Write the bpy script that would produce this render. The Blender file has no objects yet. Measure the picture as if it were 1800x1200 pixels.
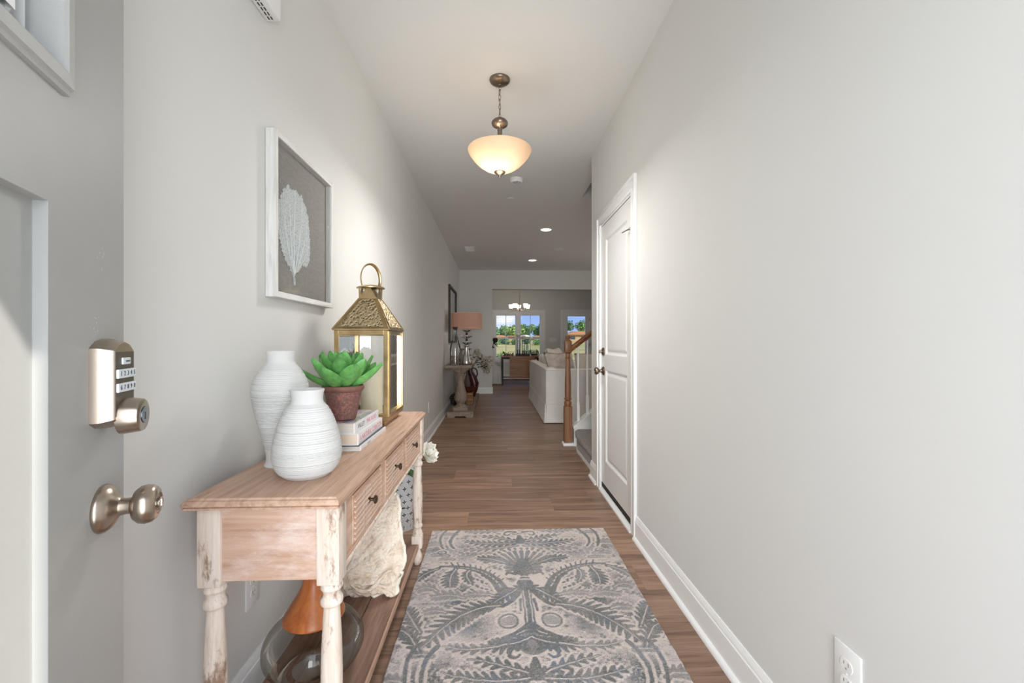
import bpy, bmesh, math, random
import numpy as np
from mathutils import Vector, Matrix, Euler, noise

random.seed(7)
scene = bpy.context.scene
COL = scene.collection
PI = math.pi

# ------------------------------------------------------------------ camera, world, sun, daylight, exposure
cam_data = bpy.data.cameras.new('camera')
cam_data.sensor_width = 36.0
cam_data.lens = 755.0 / 1800.0 * 36.0
cam_data.clip_start = 0.02
cam_data.clip_end = 400
cam = bpy.data.objects.new('camera', cam_data)
COL.objects.link(cam)
cam.location = (0.0, 0.0, 1.155)
cam.rotation_euler = (PI / 2, 0, -math.atan(30 / 755.0))
scene.camera = cam

world = bpy.data.worlds.new('world')
scene.world = world
world.use_nodes = True
wn = world.node_tree.nodes
wl = world.node_tree.links
wn.clear()
w_out = wn.new('ShaderNodeOutputWorld')
w_bg = wn.new('ShaderNodeBackground')
w_bg.inputs['Strength'].default_value = 1.0
w_tc = wn.new('ShaderNodeTexCoord')
w_sep = wn.new('ShaderNodeSeparateXYZ')
w_ramp = wn.new('ShaderNodeValToRGB')
w_ramp.color_ramp.elements[0].position = 0.48
w_ramp.color_ramp.elements[0].color = (0.42, 0.60, 0.95, 1)
w_ramp.color_ramp.elements[1].position = 0.62
w_ramp.color_ramp.elements[1].color = (0.09, 0.20, 0.72, 1)
w_map = wn.new('ShaderNodeMath'); w_map.operation = 'MULTIPLY_ADD'
w_map.inputs[1].default_value = 0.5; w_map.inputs[2].default_value = 0.5
w_mapping = wn.new('ShaderNodeMapping'); w_mapping.inputs['Scale'].default_value = (5, 5, 16)
w_noise = wn.new('ShaderNodeTexNoise'); w_noise.inputs['Scale'].default_value = 1.3; w_noise.inputs['Detail'].default_value = 6
w_cr = wn.new('ShaderNodeValToRGB')
w_cr.color_ramp.elements[0].position = 0.52; w_cr.color_ramp.elements[1].position = 0.68
w_mix = wn.new('ShaderNodeMixRGB'); w_mix.inputs[2].default_value = (0.95, 0.96, 1.0, 1)
wl.new(w_tc.outputs['Generated'], w_sep.inputs[0])
wl.new(w_sep.outputs['Z'], w_map.inputs[0])
wl.new(w_map.outputs[0], w_ramp.inputs[0])
wl.new(w_tc.outputs['Generated'], w_mapping.inputs[0])
wl.new(w_mapping.outputs[0], w_noise.inputs['Vector'])
wl.new(w_noise.outputs['Fac'], w_cr.inputs[0])
wl.new(w_cr.outputs[0], w_mix.inputs[0])
wl.new(w_ramp.outputs[0], w_mix.inputs[1])
wl.new(w_mix.outputs[0], w_bg.inputs['Color'])
wl.new(w_bg.outputs[0], w_out.inputs[0])

def light(name, kind, loc, energy, color=(1, 1, 1), rot=(0, 0, 0), **kw):
    d = bpy.data.lights.new(name, kind)
    d.energy = energy
    d.color = color
    for k, v in kw.items():
        setattr(d, k, v)
    o = bpy.data.objects.new(name, d)
    COL.objects.link(o)
    o.location = loc
    o.rotation_euler = rot
    return o

light('sun', 'SUN', (20, 0, 20), 5.0, (1.0, 0.95, 0.86), (math.radians(28), math.radians(52), 0), angle=0.01)
# daylight that comes in through the open front doorway behind the camera
light('doorway_daylight', 'AREA', (0.18, -0.55, 1.15), 31.0, (0.93, 0.98, 1.0), (math.radians(90), 0, 0),
      shape='RECTANGLE', size=1.0, size_y=2.1)
# bright open sky and street outside that doorway
light('outdoor_daylight', 'AREA', (0.3, -6.0, 2.0), 450.0, (0.96, 0.985, 1.0), (math.radians(90), 0, 0),
      shape='RECTANGLE', size=3.2, size_y=4.0)
# added fill for the living room, inside the windowless right wall out of view
light('living_fill', 'AREA', (4.45, 7.2, 1.5), 24.0, (1.0, 0.98, 0.95), (math.radians(90), 0, math.radians(90)),
      shape='RECTANGLE', size=2.4, size_y=1.5)

scene.cycles.max_bounces = 6
scene.cycles.adaptive_threshold = 0.02
scene.cycles.glossy_bounces = 3
scene.view_settings.view_transform = 'Standard'
scene.view_settings.look = 'None'
scene.view_settings.exposure = 0.21
scene.view_settings.gamma = 1.0
scene.view_settings.use_curve_mapping = False

# ------------------------------------------------------------------ colour and materials
def s2l(c):
    c = c / 255.0
    return c / 12.92 if c <= 0.04045 else ((c + 0.055) / 1.055) ** 2.4

def rgb(r, g, b):
    return (s2l(r), s2l(g), s2l(b), 1.0)

MATS = {}

def new_mat(name):
    m = bpy.data.materials.new(name)
    m.use_nodes = True
    MATS[name] = m
    nt = m.node_tree
    return m, nt, nt.nodes['Principled BSDF']

def mat(name, col, rough=0.5, metal=0.0, col2=None, nscale=6.0, ncontrast=(0.35, 0.65), stretch=(1, 1, 1),
        bump=None, spec=0.5, coat=0.0, sheen=0.0, trans=0.0, emit=None, rand=0.0, coords='Object', sss=0.0):
    if name in MATS:
        return MATS[name]
    m, nt, p = new_mat(name)
    N, L = nt.nodes, nt.links
    p.inputs['Base Color'].default_value = col
    p.inputs['Roughness'].default_value = rough
    p.inputs['Metallic'].default_value = metal
    p.inputs['Specular IOR Level'].default_value = spec
    p.inputs['Coat Weight'].default_value = coat
    p.inputs['Sheen Weight'].default_value = sheen
    p.inputs['Transmission Weight'].default_value = trans
    if emit:
        p.inputs['Emission Color'].default_value = emit[0]
        p.inputs['Emission Strength'].default_value = emit[1]
    if sss:
        p.inputs['Subsurface Weight'].default_value = sss
        p.inputs['Subsurface Radius'].default_value = (0.02, 0.015, 0.01)
    if col2 is not None or bump is not None:
        tc = N.new('ShaderNodeTexCoord')
        mp = N.new('ShaderNodeMapping')
        mp.inputs['Scale'].default_value = stretch
        L.new(tc.outputs[coords], mp.inputs[0])
    if col2 is not None:
        nz = N.new('ShaderNodeTexNoise')
        nz.inputs['Scale'].default_value = nscale
        nz.inputs['Detail'].default_value = 8
        nz.inputs['Roughness'].default_value = 0.62
        L.new(mp.outputs[0], nz.inputs['Vector'])
        r = N.new('ShaderNodeValToRGB')
        r.color_ramp.elements[0].position = ncontrast[0]
        r.color_ramp.elements[1].position = ncontrast[1]
        r.color_ramp.elements[0].color = col
        r.color_ramp.elements[1].color = col2
        L.new(nz.outputs['Fac'], r.inputs[0])
        src = r.outputs[0]
        if rand:
            oi = N.new('ShaderNodeObjectInfo')
            hv = N.new('ShaderNodeHueSaturation')
            mr = N.new('ShaderNodeMapRange')
            mr.inputs['To Min'].default_value = 1 - rand
            mr.inputs['To Max'].default_value = 1 + rand
            L.new(oi.outputs['Random'], mr.inputs['Value'])
            L.new(mr.outputs[0], hv.inputs['Value'])
            L.new(src, hv.inputs['Color'])
            src = hv.outputs[0]
        L.new(src, p.inputs['Base Color'])
    if bump is not None:
        b = N.new('ShaderNodeBump')
        b.inputs['Strength'].default_value = bump[1]
        b.inputs['Distance'].default_value = bump[2] if len(bump) > 2 else 0.004
        nb = N.new('ShaderNodeTexNoise')
        nb.inputs['Scale'].default_value = bump[0]
        nb.inputs['Detail'].default_value = 5
        L.new(mp.outputs[0], nb.inputs['Vector'])
        L.new(nb.outputs['Fac'], b.inputs['Height'])
        L.new(b.outputs[0], p.inputs['Normal'])
    return m

def wood(name, cols, axis='X', scale=1.0, rough=0.5, rand=0.0, wear=None, wear_pos=(0.60, 0.72), grain=0.35, bump=0.15, spec=0.4, offset=False):
    """cols: dark, mid, light; grain runs along axis; wear: (colour, scale) of a worn second layer."""
    if name in MATS:
        return MATS[name]
    m, nt, p = new_mat(name)
    N, L = nt.nodes, nt.links
    p.inputs['Roughness'].default_value = rough
    p.inputs['Specular IOR Level'].default_value = spec
    tc = N.new('ShaderNodeTexCoord')
    mp = N.new('ShaderNodeMapping')
    sc = {'X': (1, 14, 14), 'Y': (14, 1, 14), 'Z': (14, 14, 1)}[axis]
    mp.inputs['Scale'].default_value = tuple(s * scale for s in sc)
    L.new(tc.outputs['Object'], mp.inputs[0])
    oi = N.new('ShaderNodeObjectInfo')
    if offset:
        cx = N.new('ShaderNodeCombineXYZ')
        mu = N.new('ShaderNodeMath'); mu.operation = 'MULTIPLY'; mu.inputs[1].default_value = 90.0
        L.new(oi.outputs['Random'], mu.inputs[0])
        for k in range(3):
            L.new(mu.outputs[0], cx.inputs[k])
        L.new(cx.outputs[0], mp.inputs['Location'])
    n1 = N.new('ShaderNodeTexNoise')
    n1.inputs['Scale'].default_value = 1.6
    n1.inputs['Detail'].default_value = 9
    n1.inputs['Roughness'].default_value = 0.66
    n1.inputs['Distortion'].default_value = 0.7
    L.new(mp.outputs[0], n1.inputs['Vector'])
    r = N.new('ShaderNodeValToRGB')
    e = r.color_ramp.elements
    e[0].position = 0.5 - grain / 2; e[0].color = cols[0]
    e[1].position = 0.5 + grain / 2; e[1].color = cols[2]
    k = e.new(0.5); k.color = cols[1]
    L.new(n1.outputs['Fac'], r.inputs[0])
    src = r.outputs[0]
    if wear:
        n2 = N.new('ShaderNodeTexNoise')
        n2.inputs['Scale'].default_value = wear[1]
        n2.inputs['Detail'].default_value = 10
        n2.inputs['Roughness'].default_value = 0.75
        mp2 = N.new('ShaderNodeMapping')
        mp2.inputs['Scale'].default_value = tuple(0.4 + 0.06 * s for s in sc)
        L.new(tc.outputs['Object'], mp2.inputs[0])
        L.new(mp2.outputs[0], n2.inputs['Vector'])
        r2 = N.new('ShaderNodeValToRGB')
        r2.color_ramp.elements[0].position = wear_pos[0]
        r2.color_ramp.elements[1].position = wear_pos[1]
        L.new(n2.outputs['Fac'], r2.inputs[0])
        mx = N.new('ShaderNodeMixRGB')
        mx.inputs[2].default_value = wear[0]
        L.new(r2.outputs[0], mx.inputs[0])
        L.new(src, mx.inputs[1])
        src = mx.outputs[0]
    if rand:
        hv = N.new('ShaderNodeHueSaturation')
        mr = N.new('ShaderNodeMapRange')
        mr.inputs['To Min'].default_value = 1 - rand
        mr.inputs['To Max'].default_value = 1 + rand
        L.new(oi.outputs['Random'], mr.inputs['Value'])
        L.new(mr.outputs[0], hv.inputs['Value'])
        L.new(src, hv.inputs['Color'])
        src = hv.outputs[0]
    L.new(src, p.inputs['Base Color'])
    if bump:
        b = N.new('ShaderNodeBump')
        b.inputs['Strength'].default_value = bump
        b.inputs['Distance'].default_value = 0.003
        L.new(n1.outputs['Fac'], b.inputs['Height'])
        L.new(b.outputs[0], p.inputs['Normal'])
    return m

def glass(name, tint=(1, 1, 1, 1), refl=1.0, rough=0.0, base=0.04):
    """thin pane or shell: see-through with a fresnel reflection"""
    if name in MATS:
        return MATS[name]
    m = bpy.data.materials.new(name)
    m.use_nodes = True
    MATS[name] = m
    N, L = m.node_tree.nodes, m.node_tree.links
    N.clear()
    out = N.new('ShaderNodeOutputMaterial')
    tr = N.new('ShaderNodeBsdfTransparent'); tr.inputs[0].default_value = tint
    gl = N.new('ShaderNodeBsdfGlossy'); gl.inputs['Roughness'].default_value = rough
    fr = N.new('ShaderNodeLayerWeight'); fr.inputs[0].default_value = 0.25
    mu = N.new('ShaderNodeMath'); mu.operation = 'MULTIPLY_ADD'
    mu.inputs[1].default_value = refl; mu.inputs[2].default_value = base
    mu.use_clamp = True
    mx = N.new('ShaderNodeMixShader')
    L.new(fr.outputs['Fresnel'], mu.inputs[0])
    L.new(mu.outputs[0], mx.inputs[0])
    L.new(tr.outputs[0], mx.inputs[1])
    L.new(gl.outputs[0], mx.inputs[2])
    L.new(mx.outputs[0], out.inputs[0])
    return m

# ------------------------------------------------------------------ mesh building
class B:
    def __init__(self):
        self.bm = bmesh.new()

    def _verts(self, pts):
        return [self.bm.verts.new(p) for p in pts]

    def face(self, pts):
        vs = self._verts(pts)
        return self.bm.faces.new(vs)

    def box(self, x0, x1, y0, y1, z0, z1, bev=0.0, seg=1, mtx=None):
        pts = [(x0, y0, z0), (x1, y0, z0), (x1, y1, z0), (x0, y1, z0), (x0, y0, z1), (x1, y0, z1), (x1, y1, z1), (x0, y1, z1)]
        vs = self._verts(pts)
        fs = [self.bm.faces.new([vs[i] for i in f]) for f in
              ((0, 3, 2, 1), (4, 5, 6, 7), (0, 1, 5, 4), (1, 2, 6, 5), (2, 3, 7, 6), (3, 0, 4, 7))]
        if bev > 0:
            es = {e for f in fs for e in f.edges}
            res = bmesh.ops.bevel(self.bm, geom=list(es), offset=bev, segments=seg, affect='EDGES', profile=0.5, clamp_overlap=True)
            vs = list({v for f in res['faces'] for v in f.verts} | {v for v in vs if v.is_valid})
        if mtx is not None:
            bmesh.ops.transform(self.bm, matrix=mtx, verts=vs)
        return vs

    def prism(self, poly, axis, a0, a1):
        """poly: 2D points; axis 'X': (y,z), 'Y': (x,z), 'Z': (x,y)"""
        def p3(p, a):
            return {'X': (a, p[0], p[1]), 'Y': (p[0], a, p[1]), 'Z': (p[0], p[1], a)}[axis]
        v0 = self._verts([p3(p, a0) for p in poly])
        v1 = self._verts([p3(p, a1) for p in poly])
        n = len(poly)
        self.bm.faces.new(v0)
        self.bm.faces.new(v1[::-1])
        for i in range(n):
            j = (i + 1) % n
            self.bm.faces.new((v0[i], v1[i], v1[j], v0[j]))
        return v0 + v1

    def lathe(self, prof, seg=32, c=(0, 0, 0), mtx=None, cap=True, sx=1.0, sy=1.0):
        rings = []
        allv = []
        for r, z in prof:
            if r < 1e-6:
                v = self.bm.verts.new((c[0], c[1], c[2] + z))
                rings.append([v]); allv.append(v)
            else:
                ring = [self.bm.verts.new((c[0] + sx * r * math.cos(2 * PI * i / seg), c[1] + sy * r * math.sin(2 * PI * i / seg), c[2] + z)) for i in range(seg)]
                rings.append(ring); allv += ring
        for a, b in zip(rings, rings[1:]):
            if len(a) == 1 and len(b) == 1:
                continue
            for i in range(seg):
                j = (i + 1) % seg
                if len(a) == 1:
                    self.bm.faces.new((a[0], b[i], b[j]))
                elif len(b) == 1:
                    self.bm.faces.new((a[i], b[0], a[j]))
                else:
                    self.bm.faces.new((a[i], b[i], b[j], a[j]))
        if cap:
            for rg in (rings[0], rings[-1]):
                if len(rg) > 2:
                    try:
                        self.bm.faces.new(rg)
                    except ValueError:
                        pass
        if mtx is not None:
            bmesh.ops.transform(self.bm, matrix=mtx, verts=allv)
        return allv

    def tube(self, pts, rad, seg=8, closed=False, flat=None):
        """sweep a circle (or an ellipse, flat=(a,b)) along points"""
        pts = [Vector(p) for p in pts]
        n = len(pts)
        rads = rad if isinstance(rad, (list, tuple)) else [rad] * n
        rings = []
        up = None
        for i, p in enumerate(pts):
            a = pts[(i - 1) % n] if (closed or i > 0) else p
            b = pts[(i + 1) % n] if (closed or i < n - 1) else p
            t = (b - a).normalized()
            if up is None:
                up = Vector((0, 0, 1)) if abs(t.z) < 0.9 else Vector((0, 1, 0))
            s = t.cross(up)
            if s.length < 1e-6:
                s = t.cross(Vector((1, 0, 0)))
            s.normalize()
            u = s.cross(t).normalized()
            up = u
            fa, fb = flat if flat else (1, 1)
            rings.append([self.bm.verts.new(p + (s * math.cos(2 * PI * k / seg) * fa + u * math.sin(2 * PI * k / seg) * fb) * rads[i]) for k in range(seg)])
        m = n if closed else n - 1
        for i in range(m):
            a, b = rings[i], rings[(i + 1) % n]
            for k in range(seg):
                l = (k + 1) % seg
                self.bm.faces.new((a[k], a[l], b[l], b[k]))
        if not closed:
            self.bm.faces.new(rings[0][::-1])
            self.bm.faces.new(rings[-1])
        return [v for r in rings for v in r]

    def grid(self, f, nu, nv, wrap=False):
        vs = [[self.bm.verts.new(f(i / nu, j / nv)) for j in range(nv + 1)] for i in range(nu if wrap else nu + 1)]
        for i in range(nu):
            for j in range(nv):
                i2 = (i + 1) % nu if wrap else i + 1
                self.bm.faces.new((vs[i][j], vs[i2][j], vs[i2][j + 1], vs[i][j + 1]))
        return [v for r in vs for v in r]

    def xform(self, mtx, verts=None):
        bmesh.ops.transform(self.bm, matrix=mtx, verts=verts if verts is not None else self.bm.verts[:])
        return self

    def mesh(self, name, material, shift=(0, 0, 0), smooth=False, recalc=True):
        if recalc:
            bmesh.ops.recalc_face_normals(self.bm, faces=self.bm.faces[:])
        if any(shift):
            bmesh.ops.translate(self.bm, vec=Vector(shift), verts=self.bm.verts[:])
        me = bpy.data.meshes.new(name)
        self.bm.to_mesh(me)
        self.bm.free()
        me.materials.append(material)
        if smooth:
            me.polygons.foreach_set('use_smooth', [True] * len(me.polygons))
            try:
                me.set_sharp_from_angle(angle=math.radians(smooth if smooth is not True else 40))
            except Exception:
                pass
        return me

ORG = {}

def root_org(o):
    while o is not None:
        if o.name in ORG:
            return ORG[o.name]
        o = o.parent
    return (0, 0, 0)

def obj(name, b, material, parent=None, smooth=False, recalc=True, org=None):
    """link a B as one mesh object; vertices are given in world space"""
    if parent is not None:
        og = root_org(parent)
    else:
        og = org or (0, 0, 0)
    me = b.mesh(name, material, tuple(-c for c in og), smooth, recalc)
    o = bpy.data.objects.new(name, me)
    COL.objects.link(o)
    if parent is not None:
        o.parent = parent
    else:
        o.location = og
        ORG[o.name] = og
    return o

def tag(o, label=None, cat=None, group=None, kind=None):
    for k, v in (('label', label), ('category', cat), ('group', group), ('kind', kind)):
        if v:
            o[k] = v
    return o

def thing(name, loc, label, cat, group=None):
    o = bpy.data.objects.new(name, None)
    COL.objects.link(o)
    o.location = loc
    o.empty_display_size = 0.05
    ORG[o.name] = tuple(loc)
    return tag(o, label, cat, group)

def struct(name, b, material, smooth=False, label=None):
    o = obj(name, b, material, None, smooth)
    return tag(o, label, None, None, 'structure')

def sgroup(name, loc, label=None, cat=None):
    o = bpy.data.objects.new(name, None)
    COL.objects.link(o)
    o.location = loc
    o.empty_display_size = 0.05
    ORG[o.name] = tuple(loc)
    return tag(o, label, cat, None, 'structure')

def child_copy(o, parent):
    c = o.copy()
    COL.objects.link(c)
    c.parent = parent
    return c

def copy_tree(o, loc=None, parent=None):
    c = o.copy()
    COL.objects.link(c)
    c.parent = parent
    if loc is not None:
        c.location = loc
        ORG[c.name] = tuple(loc)
    for ch in list(o.children):
        copy_tree(ch, None, c)
    return c

def text_mesh(s, size, extrude=0.0003):
    cu = bpy.data.curves.new('lettering', 'FONT')
    cu.body = s
    cu.size = size
    cu.extrude = extrude
    cu.align_x = 'CENTER'
    cu.align_y = 'CENTER'
    cu.resolution_u = 3
    o = bpy.data.objects.new('lettering', cu)
    COL.objects.link(o)
    dg = bpy.context.evaluated_depsgraph_get()
    me = bpy.data.meshes.new_from_object(o.evaluated_get(dg))
    bpy.data.objects.remove(o)
    bpy.data.curves.remove(cu)
    return me

def lettering(name, s, size, mtx, material, parent, extrude=0.0003):
    me = text_mesh(s, size, extrude)
    og = root_org(parent)
    me.transform(Matrix.Translation(Vector(tuple(-c for c in og))) @ mtx)
    me.materials.clear()
    me.materials.append(material)
    o = bpy.data.objects.new(name, me)
    COL.objects.link(o)
    o.parent = parent
    return o

def frame_mtx(o, ex, ey):
    """matrix that maps local x to ex, y to ey, z to ex x ey at o"""
    ex = Vector(ex).normalized(); ey = Vector(ey).normalized()
    ez = ex.cross(ey)
    return Matrix(((ex.x, ey.x, ez.x, o[0]), (ex.y, ey.y, ez.y, o[1]), (ex.z, ey.z, ez.z, o[2]), (0, 0, 0, 1)))

def panel_face(b, u0, u1, v0, v1, holes, prof, f):
    """flat face with rectangular holes, each filled with a stepped panel. prof: (inset, depth) steps; f(u,v,d) -> point"""
    us = sorted({u0, u1} | {h[0] for h in holes} | {h[1] for h in holes})
    vs = sorted({v0, v1} | {h[2] for h in holes} | {h[3] for h in holes})
    for ua, ub in zip(us, us[1:]):
        for va, vb in zip(vs, vs[1:]):
            cu, cv = (ua + ub) / 2, (va + vb) / 2
            if any(h[0] < cu < h[1] and h[2] < cv < h[3] for h in holes):
                continue
            b.face([f(ua, va, 0), f(ub, va, 0), f(ub, vb, 0), f(ua, vb, 0)])
    for h in holes:
        panel_fill(b, h, prof, f)

def panel_fill(b, h, prof, f, cap=True):
    prev = (0.0, 0.0)
    for ins, d in prof:
        def rect(i, dd):
            return [f(h[0] + i, h[2] + i, dd), f(h[1] - i, h[2] + i, dd), f(h[1] - i, h[3] - i, dd), f(h[0] + i, h[3] - i, dd)]
        a, c = rect(*prev), rect(ins, d)
        for k in range(4):
            l = (k + 1) % 4
            b.face([a[k], a[l], c[l], c[k]])
        prev = (ins, d)
    if cap:
        i, d = prev
        b.face([f(h[0] + i, h[2] + i, d), f(h[1] - i, h[2] + i, d), f(h[1] - i, h[3] - i, d), f(h[0] + i, h[3] - i, d)])

# shared materials
WALL = mat('greige_paint', rgb(221, 220, 216), 0.85, spec=0.2, col2=rgb(223, 222, 218), nscale=1.5, bump=(220, 0.04, 0.002))
CEIL = mat('ceiling_paint', rgb(230, 229, 226), 0.9, spec=0.15, bump=(160, 0.05, 0.002))
TRIM = mat('white_trim_paint', rgb(243, 243, 241), 0.35, spec=0.4)
DOORP = mat('white_door_paint', rgb(234, 234, 231), 0.38, spec=0.4, bump=(300, 0.03, 0.002))
NICKEL = mat('satin_nickel', rgb(178, 164, 150), 0.28, 1.0, bump=(400, 0.05, 0.001))
NICKEL_DK = mat('aged_nickel', rgb(142, 127, 112), 0.32, 1.0)
PLASTIC = mat('white_plastic', rgb(238, 238, 235), 0.35, spec=0.4)
BLACK = mat('black_plastic', rgb(18, 18, 18), 0.4)
PANE = glass('window_pane', (0.97, 0.98, 0.99, 1), 0.12, base=0.0)
# ================================================================== THE SETTING
XL, XR = -0.79, 0.83
CZ = 2.74
Y0 = -0.16          # front wall
YS = 9.55           # stub wall and header
YD = 13.3           # dining wall
XE = 4.6            # right side of the living room

# floor: a dark underlay with planks laid across the hall
b = B(); b.box(XL - 0.12, XE, Y0 - 0.1, YD + 0.1, -0.12, -0.006)
floor = struct('floor', b, mat('plank_joint', rgb(58, 44, 36), 0.8))
PLANK = wood('oak_plank', (rgb(92, 69, 55), rgb(146, 115, 95), rgb(178, 147, 124)), 'X', 1.0, 0.42, rand=0.17, grain=0.42, bump=0.08, offset=True, spec=0.45)
PW = 0.236
plank_meshes = {}
def plank(x0, x1, y):
    L_ = round(x1 - x0, 3)
    if L_ not in plank_meshes:
        q = B(); q.box(0, L_, 0.0008, PW - 0.0008, -0.006, 0.0, bev=0.0012)
        plank_meshes[L_] = q.mesh('plank', PLANK)
    o = bpy.data.objects.new('plank', plank_meshes[L_])
    COL.objects.link(o)
    o.parent = floor
    o.location = (x0, y, 0)
rng = random.Random(11)
yy = 1.737 - PW * 6
row = 0
while yy < YD:
    xa = XL - 0.005
    xmax = XR + 0.005 if yy < 3.5 else (3.2 if yy < 7.5 else 2.6)
    ph = [0.62, 1.2, 0.28, 0.93, 0.45][row % 5]
    cuts = [xa]
    x = xa + ph
    while x < xmax - 0.12:
        cuts.append(round(x, 3)); x += 1.22
    cuts.append(xmax)
    for c0, c1 in zip(cuts, cuts[1:]):
        plank(c0, c1, yy)
    yy += PW; row += 1

# walls
b = B(); b.box(XL - 0.12, XL, Y0 - 0.12, YD + 0.1, 0, CZ)
struct('wall_left', b, WALL)
D0, D1, DH = 2.545, 3.34, 2.055      # closet door opening
b = B()
b.box(XR, XR + 0.12, Y0 - 0.12, D0, 0, CZ)
b.box(XR, XR + 0.12, D1, 3.66, 0, CZ)
b.box(XR, XR + 0.12, D0, D1, DH, CZ)
struct('wall_right', b, WALL)
b = B(); b.box(XR + 0.12, XE, 3.54, 3.66, 0, CZ)
struct('wall_stairs', b, WALL)
b = B(); b.box(XR + 0.75, XR + 0.87, 2.2, 3.54, 0, CZ)
struct('wall_closet', b, WALL)
# front wall with the doorway the camera stands in
b = B()
b.box(XL, -0.30, Y0 - 0.12, Y0, 0, CZ)
b.box(0.66, XR, Y0 - 0.12, Y0, 0, CZ)
b.box(-0.30, 0.66, Y0 - 0.12, Y0, 2.07, CZ)
struct('wall_front', b, WALL)
# stub wall, header and the outer walls of living and dining room
b = B()
b.box(XL, -0.06, YS, YS + 0.12, 0, CZ)
struct('wall_stub', b, WALL)
b = B(); b.box(-0.06, XE, YS, YS + 0.12, 2.32, CZ)
struct('wall_header', b, WALL)
b = B(); b.box(XE, XE + 0.12, 3.54, YD + 0.1, 0, CZ)
struct('wall_living', b, WALL)
WX0, WX1, WZ0, WZ1 = -0.02, 1.46, 0.60, 2.03
PX0, PX1, PZ1 = 2.13, 2.96, 2.06
b = B()
b.box(XL, WX0, YD, YD + 0.12, 0, CZ)
b.box(WX0, WX1, YD, YD + 0.12, 0, WZ0)
b.box(WX0, WX1, YD, YD + 0.12, WZ1, CZ)
b.box(WX1, PX0, YD, YD + 0.12, 0, CZ)
b.box(PX0, PX1, YD, YD + 0.12, PZ1, CZ)
b.box(PX1, XE, YD, YD + 0.12, 0, CZ)
struct('wall_dining', b, WALL)

# ceiling with the stairwell opening
SX0, SY0, SY1 = 0.96, 3.66, 4.68
b = B()
b.box(XL - 0.12, XE + 0.12, Y0 - 0.12, SY0, CZ, CZ + 0.2)
b.box(XL - 0.12, SX0, SY0, SY1, CZ, CZ + 0.2)
b.box(XL - 0.12, XE + 0.12, SY1, YD + 0.1, CZ, CZ + 0.2)
struct('ceiling', b, CEIL)
b = B()
b.box(SX0 - 0.1, SX0, SY0 - 0.1, SY1 + 0.1, CZ + 0.2, 4.9)
b.box(SX0, XE, SY1, SY1 + 0.1, CZ + 0.2, 4.9)
b.box(SX0, XE, SY0 - 0.1, SY0, CZ + 0.2, 4.9)
b.box(XE, XE + 0.1, SY0 - 0.1, SY1 + 0.1, CZ, 4.9)
b.box(SX0 - 0.1, XE + 0.1, SY0 - 0.1, SY1 + 0.1, 4.9, 5.0)
struct('wall_stairwell', b, WALL)

# baseboards with shoe mould
def base_prof(x, s, h=0.137, t=0.014):
    """profile in (x,z): s=+1 stands off to +x"""
    return [(x, 0.0), (x + s * t, 0.0), (x + s * t, h - 0.030), (x + s * (t - 0.003), h - 0.026), (x + s * (t - 0.003), h - 0.020),
            (x + s * (t - 0.006), h - 0.012), (x + s * (t - 0.008), h - 0.004), (x + s * (t - 0.010), h), (x, h)]
def shoe_prof(x, s, t=0.014, r=0.016):
    a = x + s * t
    return [(a, 0.0), (a + s * r, 0.0), (a + s * r, 0.006), (a + s * r * 0.8, 0.013), (a + s * r * 0.4, 0.018), (a, 0.020)]
def baseboard(name, runs):
    b = B()
    for (axis, x, s, a0, a1) in runs:
        b.prism(base_prof(x, s), axis, a0, a1)
    o = struct(name, b, TRIM, 30)
    c = B()
    for (axis, x, s, a0, a1) in runs:
        c.prism(shoe_prof(x, s), axis, a0, a1)
    obj('shoe_moulding', c, TRIM, o, 30)
    return o
baseboard('baseboard_left', [('Y', XL, 1, Y0, YS)])
baseboard('baseboard_right', [('Y', XR, -1, Y0, 2.478), ('Y', XR, -1, 3.425, 3.66)])
baseboard('baseboard_stub', [('X', YS, -1, XL + 0.03, -0.06)])
baseboard('baseboard_dining', [('X', YD, -1, XL, 2.03)])
b = B(); b.prism([(-0.06, 0), (-0.046, 0), (-0.046, 0.115), (-0.052, 0.13), (-0.056, 0.137), (-0.06, 0.137)], 'Y', YS + 0.0005, YS + 0.134)
struct('baseboard_opening', b, TRIM, 30)

# ---- closet door in the right wall
door = sgroup('door_1', (XR, 2.95, 0), 'white two-panel interior door in the right hall wall')
def casing_strip(b, y0, y1, z0, z1, vertical, outer):
    """flat casing with a raised back band on the outer edge and a bead on the inner edge (faces -x)"""
    e_ = 0.0012
    if vertical:
        w = 0.022
        if outer < 0:
            b.box(XR - 0.020, XR + 0.0005, y0 - e_, y0 + w, z0, z1, 0.004, 2)
            b.box(XR - 0.011, XR + 0.0005, y0 + 0.010, y1 - 0.006, z0, z1 - 0.004)
            b.box(XR - 0.014, XR + 0.0005, y1 - 0.016, y1, z0, z1 - 0.067, 0.003, 2)
        else:
            b.box(XR - 0.020, XR + 0.0005, y1 - w, y1 + e_, z0, z1, 0.004, 2)
            b.box(XR - 0.011, XR + 0.0005, y0 + 0.006, y1 - 0.010, z0, z1 - 0.004)
            b.box(XR - 0.014, XR + 0.0005, y0, y0 + 0.016, z0, z1 - 0.067, 0.003, 2)
    else:
        b.box(XR - 0.0204, XR + 0.0005, y0, y1, z1 - 0.022, z1 + e_, 0.004, 2)
        b.box(XR - 0.0114, XR + 0.0005, y0 + 0.02, y1 - 0.02, z0 + 0.006, z1 - 0.010)
        b.box(XR - 0.0144, XR + 0.0005, y0 + 0.067, y1 - 0.067, z0, z0 + 0.016, 0.003, 2)
b = B(); casing_strip(b, 2.478, 2.561, 0, 2.142, True, -1); obj('casing', b, TRIM, door, 30)
b = B(); casing_strip(b, 3.325, 3.408, 0, 2.142, True, 1); obj('casing', b, TRIM, door, 30)
b = B(); casing_strip(b, 2.478, 3.408, 2.059, 2.142, False, 1); obj('casing', b, TRIM, door, 30)
b = B()
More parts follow.
